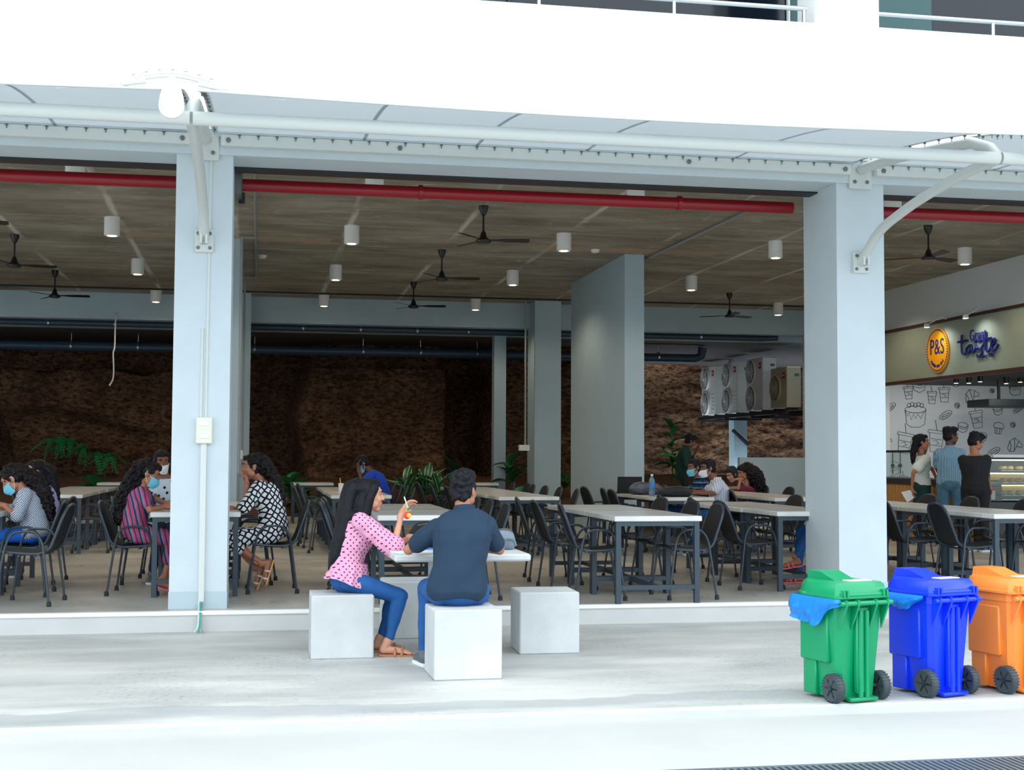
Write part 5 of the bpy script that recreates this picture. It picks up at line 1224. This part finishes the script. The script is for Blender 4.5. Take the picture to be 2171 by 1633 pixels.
person('woman in striped red and blue dress with blue mask and curly hair', J, 'tan', 'f', .98, (hc, (1, -.05, -.45), (.3, 0, 1)), 1.0, top=dict(m=strp, name='dress', sleeve=.6, sinf=.016, dress=1.5, t0=-.16, amp=.006), hands={'R': ((1, .1, 0), (0, 0, -1), 1), 'L': ((1, -.2, 0), (0, 0, -1), -1)},
       toes={'R': ((.9, -.2, -.25),), 'L': ((1, 0, 0),)}, hairfn=long_hair(hp, [.075, .085, .09, .085, .05], 1, HAIRW, .75, 40), mask='mask_blue', base=(J['pel'].x, Yc, 0), sandals=('sandal_pink', 'RL', (.08,), 'sandal_pink'))
p = AY(298, 1000, Yc-.075); q = empty('hair_clip', p, label='pale blue toothed hair clip on the striped-dress woman', cat='hair clip')
cl_ = MB()
for k in range(7): cl_.ell(p+V((.012*math.sin(k*.45)-.01, 0, .03-k*.010)), (.006, .008, .006), n=8, m=5)
cl_.build('clip_band', mat('clip_blue', (120, 200, 206), .4), q, True, True)

# 4 man in white tee and white mask behind her ------------------------
Yd = 14.1
J = dict(pel=AY(352, 1105, Yd), neck=AY(348, 1008, Yd-.02), shR=AY(331, 1022, Yd), shL=AY(372, 1020, Yd), elR=AY(330, 1058, Yd-.1), wrR=AY(352, 1068, Yd-.25), elL=AY(380, 1058, Yd-.1), wrL=AY(366, 1066, Yd-.28),
         hipR=AY(338, 1110, Yd), hipL=AY(366, 1110, Yd), knR=AY(338, 1115, Yd-.4), knL=AY(366, 1115, Yd-.4), anR=V((-1.0, 13.72, .09)), anL=V((-.72, 13.72, .09)))
J['knR'].z = J['knL'].z = .5; J['pel'].z = .52; J['hipR'].z = J['hipL'].z = .5
hc = AY(343, 980, Yd-.05)
tee = cells('tee_print', (196, 208, 216), (30, 36, 50), 14, .2, .9)
person('man in white printed tee with white mask beside the left white column', J, 'brown', 'm', 1.0, (hc, (.25, -1, -.12), (0, 0, 1)), 1.0, top=dict(m=tee, sleeve=.6, sinf=.018), bottom=dict(m=MATS['denim_dark']), hands={'R': ((.6, -.7, 0), (0, 0, -1), 1), 'L': ((-.6, -.7, 0), (0, 0, -1), -1)}, toes={'R': ((0, -1, 0),), 'L': ((0, -1, 0),)}, hairfn=short_hair(.008), mask='mask_white', base=(J['pel'].x, Yd, 0), shoes='shoe_grey')

# 5 woman in black and white checked dress ----------------------------
chk = cells('checked_cloth', (20, 20, 26), (222, 224, 230), 21, .15, .42, edge=True)
Ye = 12.72
J = dict(pel=AY(578, 1126, Ye), neck=AY(556, 1018, Ye), shL=AY(549, 1034, Ye-.15), shR=AY(556, 1032, Ye+.16), elL=AY(516, 1078, Ye-.18), wrL=AY(523, 1030, Ye-.10), elR=AY(510, 1082, Ye+.18), wrR=AY(488, 1078, Ye+.1),
         hipL=AY(576, 1132, Ye-.09), hipR=AY(577, 1132, Ye+.09), knL=AY(484, 1146, Ye-.09), knR=AY(486, 1140, Ye+.06), anL=AY(558, 1196, Ye-.05), anR=AY(543, 1206, Ye+.10))
hc = AY(536, 990, Ye)
hp = [AY(556, 980, Ye), AY(570, 1000, Ye), AY(582, 1025, Ye), AY(590, 1048, Ye), AY(594, 1068, Ye)]
person('woman in black and white checked dress with chin on hand right of the column', J, 'tan', 'f', 1.0, (hc, (-1, -.12, -.05), (0, 0, 1)), 1.0, top=dict(m=chk, name='dress', sleeve=.95, sinf=.026, dress=1.28, t0=-.16, amp=.008), hands={'L': ((-.05, .1, 1), (-.9, 0, .3), -1, dict(curl=.9)), 'R': ((-1, 0, 0), (0, 0, -1), -1)}, fat=1.12,
       toes={'L': ((-.30, -.1, -1), (-1, 0, .3)), 'R': ((-.4, -.1, -1), (-1, 0, .4))}, hairfn=long_hair(hp, [.075, .085, .085, .08, .045], 1, HAIRW, .7, 36), base=(J['pel'].x, Ye, 0), sandals=('sandal_sole', 'LR', (.05, .12), 'strap_white'))

# 6 woman in dotted grey blouse at left -------------------------------
dots = cells('grey_dots', (190, 198, 210), (52, 60, 80), 70, .33, .1)
Ya = 12.75
J = dict(pel=AY(72, 1128, Ya), neck=AY(52, 1036, Ya), shL=AY(53, 1050, Ya-.15), shR=AY(58, 1048, Ya+.15), elL=AY(36, 1096, Ya-.2), wrL=AY(8, 1072, Ya-.12), elR=AY(30, 1094, Ya+.2), wrR=AY(2, 1074, Ya+.08),
         hipL=AY(70, 1132, Ya-.09), hipR=AY(71, 1132, Ya+.09), knL=AY(-22, 1138, Ya-.1), knR=AY(-20, 1138, Ya+.1), anL=AY(-12, 1240, Ya-.1), anR=AY(-10, 1240, Ya+.1))
J['anL'].z = J['anR'].z = .09
hc = AY(26, 1016, Ya)
hp = [AY(52, 1004, Ya), AY(74, 1018, Ya), AY(88, 1040, Ya), AY(98, 1066, Ya), AY(106, 1096, Ya)]
person('woman in grey dotted blouse and blue trousers bending over the left-edge table', J, 'tan', 'f', 1.0, (hc, (-.8, -.05, -.62), (-.4, 0, 1)), 1.0, top=dict(m=dots, name='blouse', sleeve=1.05, sinf=.024, t0=-.16, flare=.03, amp=.009), bottom=dict(m=mat('blue_trousers', (14, 96, 196), .8)), hands={'L': ((-1, 0, .2), (0, .4, -1), 1), 'R': ((-1, 0, .2), (0, -.4, -1), -1)},
       toes={'L': ((-1, 0, 0),), 'R': ((-1, 0, 0),)}, hairfn=long_hair(hp, [.07, .075, .08, .08, .05], 1, HAIRW, .75, 40), mask='mask_blue', base=(J['pel'].x, Ya, 0), sandals=('sandal_tan', 'LR', (.08,), 'sandal_tan'))
# 7 woman in lavender behind her --------------------------------------
Yb = 14.6
J = dict(pel=AY(100, 1105, Yb), neck=AY(90, 1026, Yb), shL=AY(86, 1036, Yb-.15), shR=AY(94, 1034, Yb+.15), elL=AY(72, 1070, Yb-.18), wrL=AY(50, 1070, Yb-.1), elR=AY(74, 1068, Yb+.18), wrR=AY(52, 1068, Yb+.1),
         hipL=AY(98, 1108, Yb-.09), hipR=AY(99, 1108, Yb+.09), knL=AY(24, 1112, Yb-.1), knR=AY(26, 1112, Yb+.1), anL=AY(34, 1190, Yb-.1), anR=AY(36, 1190, Yb+.1))
J['anL'].z = J['anR'].z = .09
hc = AY(76, 1000, Yb); hp = [AY(94, 990, Yb), AY(106, 1000, Yb), AY(113, 1025, Yb), AY(116, 1050, Yb), AY(118, 1078, Yb)]
person('woman in lavender top with ponytail behind the grey-bloused woman', J, 'light', 'f', 1.0, (hc, (-.95, -.3, .05), (.1, 0, 1)), 1.0, top=dict(m=mat('lavender', (168, 160, 214), .8), sleeve=.9, t0=-.14), bottom=dict(m=mat('charcoal_cloth', (38, 40, 48), .85)), hands={'L': ((-1, 0, 0), (0, 0, -1), 1), 'R': ((-1, 0, 0), (0, 0, -1), -1)},
       toes={'L': ((-1, 0, 0),), 'R': ((-1, 0, 0),)}, hairfn=long_hair(hp, [.055, .055, .06, .06, .035], .3, HAIR, .8, 24), base=(J['pel'].x, Yb, 0), shoes='shoe_grey')

# 8 man in blue at the back, forehead on his hand ----------------------
Yg = 20.2
J = dict(pel=AY(812, 1058, Yg), neck=AY(785, 1000, Yg), shL=AY(786, 1008, Yg-.18), shR=AY(792, 1005, Yg+.18), elL=AY(768, 1026, Yg-.2), wrL=AY(761, 996, Yg-.1), elR=AY(766, 1026, Yg+.2), wrR=AY(748, 1030, Yg+.1),
         hipL=AY(812, 1062, Yg-.1), hipR=AY(813, 1062, Yg+.1), knL=AY(755, 1066, Yg-.1), knR=AY(756, 1066, Yg+.1), anL=AY(762, 1130, Yg-.1), anR=AY(763, 1130, Yg+.1))
J['anL'].z = J['anR'].z = .09
hc = AY(768, 984, Yg)
person('man in bright blue shirt at the back resting his forehead on his hand', J, 'dark', 'm', 1.0, (hc, (-.85, -.1, -.6), (-.5, 0, 1)), 1.0, top=dict(m=mat('royal_blue', (12, 64, 186), .85), sleeve=.65, sinf=.02, t0=-.16), bottom=dict(m=MATS['denim_dark']), hands={'L': ((-.1, .1, 1), (.5, 0, .4), 1, dict(curl=.4)), 'R': ((-1, 0, 0), (0, 0, -1), -1)},
       toes={'L': ((-1, 0, 0),), 'R': ((-1, 0, 0),)}, hairfn=short_hair(.008), mask='mask_blue', base=(J['pel'].x, Yg, 0), shoes='shoe_grey', vox=.009)
# 9 standing man in dark green ----------------------------------------
Yv = 24.7
b = AY(1452, 1035, Yv)
J = dict(pel=AY(1452, 1008, Yv), neck=AY(1454, 948, Yv), shR=AY(1450, 958, Yv-.19), shL=AY(1456, 957, Yv+.19), elR=AY(1455, 986, Yv-.24), wrR=AY(1482, 978, Yv-.12), elL=AY(1460, 985, Yv+.24), wrL=AY(1480, 950, Yv+.1),
         hipR=AY(1451, 1012, Yv-.1), hipL=AY(1453, 1012, Yv+.1), knR=V((b.x+.02, Yv-.1, .5)), knL=V((b.x+.03, Yv+.1, .5)), anR=V((b.x-.02, Yv-.11, .09)), anL=V((b.x+.02, Yv+.11, .09)))
hc = AY(1464, 936, Yv)
person('standing man in dark green shirt reading a phone by the rock wall', J, 'brown', 'm', 1.0, (hc, (.9, -.1, -.45), (.3, 0, 1)), 1.0, top=dict(m=mat('dark_green', (10, 56, 50), .85), sleeve=1.4, sinf=.02, t0=-.16, collar=True), bottom=dict(m=mat('green_black', (16, 36, 38), .85)), hands={'R': ((1, 0, .2), (0, .3, 1), -1), 'L': ((.2, 0, 1), (-1, 0, 0), 1)},
       toes={'R': ((1, 0, 0),), 'L': ((1, 0, 0),)}, hairfn=short_hair(.008, 1), base=(b.x, Yv, 0), shoes='shoe_grey', vox=.009)
p = AY(1493, 972, Yv-.12); tag(MB().box(p, (.15, .07, .012), bev=.003, ax=Matrix.Rotation(-.35, 3, 'Y')).build('phone', MATS['fan_black']), 'phone held by the man in dark green', 'phone')
# 10, 11 two masked men at the table ----------------------------------
plaid = N('plaid_blue', .85, .2); xp = plaid.xyz()
def bnd(a, w, d): return plaid.math('LESS_THAN', plaid.math('FRACT', plaid.math('DIVIDE', a, w)), d)
cA = plaid.mix(plaid.math('MULTIPLY', bnd(xp[2], .07, .45), .8), lin((20, 40, 66)), lin((36, 100, 150))); cB = plaid.mix(plaid.math('MULTIPLY', bnd(plaid.math('ADD', xp[0], xp[1]), .08, .4), .6), cA, lin((14, 22, 44)))
plaid.color(plaid.mix(plaid.math('MULTIPLY', bnd(xp[2], .07, .1), .7), cB, lin((170, 200, 220))))
wstr = stripes('white_check', [(214, 218, 228), (214, 218, 228), (160, 172, 200)], 0, .03)
def seated_left(label, px, py, Yq, skin, sh, pants, hf, mask_, collar, arm_to, dx=0, vox=.008, sleeve=.62, lean=14):
    """man at a table facing left; px, py = head centre"""
    J = dict(pel=AY(px+lean, py+96*16.8/Yq, Yq), neck=AY(px+lean*.85, py+24*16.8/Yq, Yq))
    hx = J['pel'].x; J['pel'].z = .53
    k = 16.8/Yq
    J.update(shL=AY(px+lean*1.05, py+36*k, Yq-.19), shR=AY(px+lean*1.2, py+35*k, Yq+.19), hipL=V((hx, Yq-.1, .51)), hipR=V((hx, Yq+.1, .51)), knL=V((hx-.44, Yq-.13, .53)), knR=V((hx-.42, Yq+.13, .53)), anL=V((hx-.32, Yq-.14, .09)), anR=V((hx-.36, Yq+.15, .09)))
    nx = J['neck'].x; J['elL'] = V((nx-.12, Yq-.24, .80)); J['wrL'] = V((nx-.34, Yq-.16, .80)); J['elR'] = V((nx-.10, Yq+.26, .80)); J['wrR'] = V((nx-.34, Yq+.16, .80))
    return person(label, J, skin, 'm', 1.0, (AY(px, py, Yq), hf, (0, 0, 1)), 1.0, top=dict(m=sh, sleeve=sleeve, sinf=.02, t0=-.14, collar=collar), bottom=dict(m=pants), hands={'L': ((-1, .1, 0), (0, 0, -1), 1), 'R': ((-1, -.1, 0), (0, 0, -1), -1)}, toes={'L': ((-1, 0, 0),), 'R': ((-1, 0, 0),)}, hairfn=short_hair(.008), mask=mask_, base=(hx, Yq, 0), shoes='shoe_grey', vox=vox)
seated_left('man in blue plaid shirt and blue mask, left of the pair at the table', 1472, 992, 17.75, 'brown', plaid.m, MATS['denim'], (-1, -.25, -.08), 'mask_blue', True, None)
seated_left('man in pale checked shirt and white mask, right of the pair at the table', 1500, 993, 16.85, 'brown', wstr, MATS['denim'], (-1, -.15, -.1), 'mask_white', True, None, lean=22)
# 12, 13 two women in the back corner ---------------------------------
def seated_woman(label, px, py, Yq, skin, cloth, pants, hf, hair, side, dist=.0, hand_up=False):
    hx = AY(px, py, Yq).x+.06*side; s = -side
    n_ = V((hx+.02*s, Yq, 1.02)); hc = AY(px, py, Yq)
    dz = hc.z-1.24; n_.z += dz
    J = dict(pel=V((hx-.02*s, Yq, .52)), neck=n_, shL=n_+V((0, -.15*(-s), -.05)) if False else n_+V((0, -.16 if s < 0 else .16, -.05)), shR=n_+V((0, .16 if s < 0 else -.16, -.05)), hipL=V((hx, Yq-.09 if s < 0 else Yq+.09, .5)), hipR=V((hx, Yq+.09 if s < 0 else Yq-.09, .5)))
    for S, sg in (('L', -1 if s < 0 else 1), ('R', 1 if s < 0 else -1)):
        J['el'+S] = V((hx+.18*s, Yq+sg*.2, .80)); J['wr'+S] = V((hx+.36*s, Yq+sg*.1, .80)); J['kn'+S] = V((hx+.42*s, Yq+sg*.1, .52)); J['an'+S] = V((hx+.36*s, Yq+sg*.1, .09))
    if hand_up: J['wrR' if s < 0 else 'wrL'] = hc+V((.10*s, -.12, -.10)); J['elR' if s < 0 else 'elL'] = V((hx+.22*s, Yq-.2, .80))
    H_ = {S: ((s, 0, 0), (0, 0, -1), -1 if S == 'R' else 1) for S in 'LR'}
    return person(label, J, skin, 'f', 1.0, (hc, hf, (0, 0, 1)), 1.0, top=dict(m=cloth, sleeve=.9, sinf=.018, t0=-.14), bottom=dict(m=pants), hands=H_, toes={S: ((s, 0, 0),) for S in 'LR'}, hairfn=hair, base=(hx, Yq, 0), shoes='shoe_grey', vox=.009)
def hijab(e, c, A, s):
    f, l, u = A; q = MB(); cap(q, c, A, s*1.06); P = lambda a, b, d: c+f*a+l*b+u*d
    q.ell(P(-.02, 0, -.06), (.085, .088, .12), A); q.rcone(P(-.01, 0, -.1), P(.0, 0, -.22), .09, .14); fuse('headscarf', q, .009, MATS['charcoal_cloth'], e, 3, .008, 14)
seated_woman('woman in black headscarf leaning over the back right table', 1551, 1006, 20.6, 'light', MATS['charcoal_cloth'], MATS['charcoal_cloth'], (-.9, -.5, -.5), hijab, 1)
Y3 = 19.6
seated_woman('woman in maroon top with a mass of curly hair, hand raised to her face', 1577, 1002, Y3, 'tan', mat('maroon', (98, 26, 52), .85, var=.2, vscale=14), MATS['charcoal_cloth'], (-.95, -.2, -.35), long_hair([AY(1588, 1000, Y3), AY(1598, 1008, Y3), AY(1604, 1025, Y3), AY(1606, 1045, Y3)], [.09, .13, .15, .11], 1, HAIRW, .8, 50), 1, hand_up=True)

# 14-16 queue at the counter ------------------------------------------
def standing(label, hx, hy, Yq, skin, sex, hf, shl, shr, top, bottom, Jx, hair, mask_=None, toes_=(1, .3, 0), hands=None, ht=None, fat=1.0, shoe='shoe_grey'):
    hc = AY(hx, hy, Yq); n_ = hc-V((0, 0, .165)); d = V(shr)-V(shl); n_ = n_-V(hf).normalized()*.02
    lv = V(shl)-V(shr); fw = lv.normalized().cross(V((0, 0, 1)))
    pz = (hc.z+.12)*.535; pel = V((n_.x, n_.y, pz)); zz = lambda a: a*(hc.z+.12)/1.7
    J = dict(pel=pel, neck=n_, shL=n_+V(shl)+V((0, 0, -.085)), shR=n_+V(shr)+V((0, 0, -.085)))
    hl = lv.normalized()*.095
    for S, sg in (('L', 1), ('R', -1)):
        J['hip'+S] = pel+hl*sg-V((0, 0, .03)); J['kn'+S] = V((pel.x, pel.y, zz(.48)))+hl*sg*1.05+fw*.02; J['an'+S] = V((pel.x, pel.y, .09))+hl*sg*1.15-fw*.02
    J.update(Jx)
    return person(label, J, skin, sex, 1.0, (hc, hf, (0, 0, 1)), 1.0, top=top, bottom=bottom, hands=hands, toes={'L': (toes_,), 'R': (toes_,)}, hairfn=hair, mask=mask_, base=(pel.x, pel.y, 0), shoes=shoe, vox=.008, bow=.01, fat=fat)
Yw = 18.4
J3 = dict(elR=AY(1936, 1003, Yw-.2), wrR=AY(1933, 1036, Yw-.15), elL=AY(1976, 994, Yw+.2), wrL=AY(1988, 1020, Yw+.2))
hpw = [AY(1944, 930, Yw), AY(1940, 945, Yw), AY(1936, 962, Yw), AY(1936, 980, Yw)]
standing('woman in white puff-sleeved top and dark green skirt, first in the counter queue', 1955, 938, Yw, 'tan', 'f', (.90, -.42, 0), (-.02, .13, 0), (.0, -.14, 0), dict(m=mat('white_cloth', (222, 228, 222), .85), name='blouse', sleeve=.6, sinf=.03, puff=.02, t0=0), dict(m=mat('green_skirt', (12, 66, 66), .85), name='skirt', skirt=1.75),
         J3, long_hair(hpw, [.07, .07, .06, .03], .2, HAIR, .7, 24), hands={'R': ((.0, 0, -1), (1, .2, 0), 1, dict(curl=.6)), 'L': ((.3, 0, -1), (0, -1, 0), -1)})
p = AY(1926, 1051, Yw-.16); e = empty('paper_bill', p, label='folded white paper in the hand of the woman in the green skirt', cat='paper')
MB().add([p+V(v) for v in ((-.11, 0, .05), (.02, -.02, .08), (.11, 0, -.02), (-.01, .02, -.10), (-.11, .012, .05), (.02, -.008, .08), (.11, .012, -.02), (-.01, .032, -.10))], [(0, 1, 2, 3), (7, 6, 5, 4), (0, 4, 5, 1), (1, 5, 6, 2), (2, 6, 7, 3), (3, 7, 4, 0)]).build('sheet', MATS['mask_white'], e, False, True)
Yq = 17.9
bs = stripes('blue_stripe_shirt', [(132, 168, 192), (132, 168, 192), (104, 140, 168)], 0, .028)
standing('man in pale blue striped shirt and jeans, middle of the counter queue', 2016, 925, Yq, 'dark', 'm', (.92, -.1, -.08), (-.14, .05, 0), (.12, -.07, 0), dict(m=bs, sleeve=.8, sinf=.024, t0=-.1, flare=.01, collar=True), dict(m=MATS['denim_pale']), dict(elR=AY(2027, 992, Yq-.1), wrR=AY(2026, 1018, Yq+.1), elL=AY(1985, 990, Yq+.2), wrL=AY(1996, 1015, Yq+.35)), short_hair(.009, 1), hands={'R': ((.1, .5, -.8), (-1, 0, 0), 1), 'L': ((.2, .6, -.7), (1, 0, 0), -1)}, fat=1.05)
Yk = 16.9
blk = mat('black_tee', (20, 22, 28), .85)
standing('man in black tee and black trousers beside the pastry case', 2069, 938, Yk, 'tan', 'm', (.95, .0, -.4), (-.13, .07, 0), (.13, -.06, 0), dict(m=blk, sleeve=.62, sinf=.024, t0=-.13), dict(m=mat('black_jeans', (16, 18, 24), .85)), dict(elR=AY(2088, 1002, Yk-.05), wrR=AY(2099, 1032, Yk+.1), elL=AY(2046, 1000, Yk+.2), wrL=AY(2060, 1010, Yk+.4)), short_hair(.010, 1, 30), hands={'R': ((.25, .1, -1), (-1, 0, 0), 1, dict(curl=.6)), 'L': ((.5, .5, -.3), (0, 0, -1), -1)}, fat=1.06)
p = AY(2105, 1050, Yk+.1); tag(MB().box(p, (.07, .012, .13), bev=.004).build('phone', MATS['bolt_steel']), 'pale phone in the hand of the man in black', 'phone')
# 17 person mostly behind the right column, pink sandals showing --------
Yr = 12.75; hx = 5.78
J = dict(pel=V((hx, Yr, .53)), neck=V((hx-.02, Yr, 1.05)), shL=V((hx-.02, Yr-.16, 1.0)), shR=V((hx, Yr+.16, 1.0)), elL=V((hx-.15, Yr-.2, .80)), wrL=V((hx-.22, Yr-.1, .79)), elR=V((hx-.15, Yr+.2, .80)), wrR=V((hx-.22, Yr+.1, .79)),
         hipL=V((hx, Yr-.09, .51)), hipR=V((hx, Yr+.09, .51)), knL=V((hx-.40, Yr-.1, .53)), knR=V((hx-.40, Yr+.1, .53)), anL=AY(1686, 1184, Yr-.1), anR=V((hx-.42, Yr+.12, .09)))
person('person in blue trousers and pink sandals mostly hidden by the right column', J, 'tan', 'f', 1.0, (V((hx-.04, Yr, 1.24)), (-1, 0, -.1), (0, 0, 1)), 1.0, top=dict(m=MATS['charcoal_cloth'], sleeve=.6, t0=-.14), bottom=dict(m=MATS['denim']), hands={'L': ((-1, 0, 0), (0, 0, -1), 1), 'R': ((-1, 0, 0), (0, 0, -1), -1)}, toes={'L': ((-1, -.1, -.12),), 'R': ((-1, 0, 0),)}, hairfn=short_hair(.008), base=(hx, Yr, 0), sandals=('sandal_pink', 'LR', (.05, .10), 'sandal_pink'))

# ------------------------------------------------------------------ things on the tables
def bag(c, d, rz, m_, lab, name='backpack'):
    e = empty(name, c, rz, lab, 'bag'); q = MB(); h = d[2]
    q.ell((0, 0, h*.45), (d[0]/2, d[1]/2, h*.5), n=16, m=10); q.box((0, 0, h*.35), (d[0]*.8, d[1]*.75, h*.6), bev=.03); q.ell((d[0]*.2, -d[1]*.3, h*.4), (d[0]*.22, d[1]*.22, h*.35))
    me = bpy.data.meshes.new('t'); me.from_pydata([tuple(p) for p in q.v], [], q.f); o = bpy.data.objects.new('t', me); COL.objects.link(o)
    r = o.modifiers.new('r', 'REMESH'); r.mode = 'VOXEL'; r.voxel_size = .012; s = o.modifiers.new('s', 'SMOOTH'); s.iterations = 4
    out = bpy.data.meshes.new_from_object(o.evaluated_get(bpy.context.evaluated_depsgraph_get())); bpy.data.objects.remove(o)
    for v in out.vertices: v.co += V((noise.noise(v.co*9), noise.noise(v.co*9+V((5, 0, 0))), noise.noise(v.co*9+V((0, 7, 0)))))*.02; v.co.z = max(v.co.z, 0.001)
    out.materials.clear(); out.materials.append(m_); out.shade_smooth(); b = bpy.data.objects.new('bag_body', out); COL.objects.link(b); b.parent = e
    MB().tube(spline([(-d[0]*.3, -d[1]*.45, h*.3), (-d[0]*.1, -d[1]*.62, h*.55), (d[0]*.2, -d[1]*.55, h*.5), (d[0]*.35, -d[1]*.4, h*.2)]), .012, 6).build('strap', m_, e, True)
    MB().tube(spline([(-d[0]*.35, -d[1]*.2, h*.8), (0, -d[1]*.3, h*.93), (d[0]*.33, -d[1]*.2, h*.8)]), .006, 6).build('zip', MATS['bolt_steel'] if 'bolt_steel' in MATS else m_, e, True)
    return e
mat('bag_black', (26, 30, 38), .7); mat('bag_grey', (120, 134, 146), .7); mat('bag_check', (96, 98, 116), .8, var=.35, vscale=14); mat('bag_char', (40, 44, 50), .75)
bag((1.30, 9.95, .585), (.42, .28, .20), .1, MATS['bag_black'], 'black backpack on the pedestal table between the couple')
bag((1.72, 9.62, .585), (.26, .2, .16), .3, MATS['bag_grey'], 'grey-blue bag on the pedestal table right of the navy-shirt man')
bag((5.30, 16.75, .75), (.5, .3, .14), 0, MATS['bag_char'], 'flat charcoal bag on the table before the masked men')
bag((5.18, 17.7, .75), (.5, .35, .18), .1, MATS['bag_check'], 'grey checked bag beside the water bottle')
p = AZ(1415, 1052, .75); p = V((5.06, 17.0, .75)); e = empty('water_bottle', p, label='clear blue-labelled water bottle standing on the table by the grey pier', cat='bottle')
MB().lathe((0, 0, 0), [(.036, 0), (.04, .01), (.04, .05), (.036, .07), (.04, .09), (.04, .19), (.03, .225), (.014, .25), (.014, .262)], 16).build('bottle_body', mat('bottle_clear', (186, 220, 238), .08, trans=.75), e, True)
MB().lathe((0, 0, .095), [(.0405, 0), (.0412, .005), (.0412, .08), (.0405, .085)], 16).build('label_band', mat('label_blue', (60, 130, 190), .4), e, True); MB().lathe((0, 0, .262), [(.018, 0), (.018, .022), (.014, .026)], 12).build('cap', MATS['mask_white'], e, True)
p = AZ(726, 1035, .75); p = V((1.18, 19.5, .75)); e = empty('paper_cup', p, label='white paper cup with a yellow straw on the back table', cat='cup')
MB().lathe((0, 0, 0), [(.028, 0), (.040, .11), (.042, .115)], 16).build('cup_body', MATS['mask_white'], e, True); MB().tube([(0, 0, .05), (-.015, 0, .19)], .006, 6).build('straw', MATS['charm_yellow'], e, True)
p = V((1.5, 20.2, .75)); bag(p, (.3, .22, .2), .2, MATS['bag_black'], 'small black bag on the back table by the man in blue')
e = empty('green_bottle', (-2.32, 12.9, .75), label='green drink bottle at the left edge of the picture', cat='bottle')
MB().lathe((0, 0, 0), [(.032, 0), (.034, .01), (.034, .14), (.014, .19), (.014, .215)], 14).build('bottle_body', mat('bottle_green', (30, 150, 60), .2, trans=.4), e, True); MB().lathe((0, 0, .215), [(.017, 0), (.017, .02)], 12).build('cap', MATS['mask_white'], e, True)
e = empty('laptop', (5.12, 18.35, .75), PI*.95, 'open dark laptop on the table left of the plaid-shirt man', 'laptop')
MB().box((0, 0, .01), (.34, .24, .018), bev=.004).build('keyboard_base', MATS['dark_steel'], e, False, True) if False else MB().box((0, 0, .01), (.34, .24, .018), bev=.004).build('keyboard_base', MATS['dark_steel'], e)
MB().box((0, .14, .125), (.34, .012, .23), bev=.004, ax=Matrix.Rotation(-.3, 3, 'X')).build('screen', MATS['dark_steel'], e)
tag(MB().box((1.06, 9.40, .588), (.24, .18, .006), rz=.3).build('paper_sheet', MATS['mask_white']), 'white paper lying under the pink-blouse woman\'s elbow', 'paper')
tag(MB().tube([(1.10, 9.66, .594), (1.26, 9.62, .594)], .006, 6).build('pen', mat('pen_blue', (30, 120, 210), .4), None, True), 'blue pen lying on the pedestal table before the black backpack', 'pen')
e = tag(MB().prism([(1.09, 9.58, .588), (1.16, 9.56, .588), (1.14, 9.60, .70)], (.012, .04, 0)).build('paper_cone', MATS['mask_white']), 'folded white paper standing on the pedestal table', 'paper')
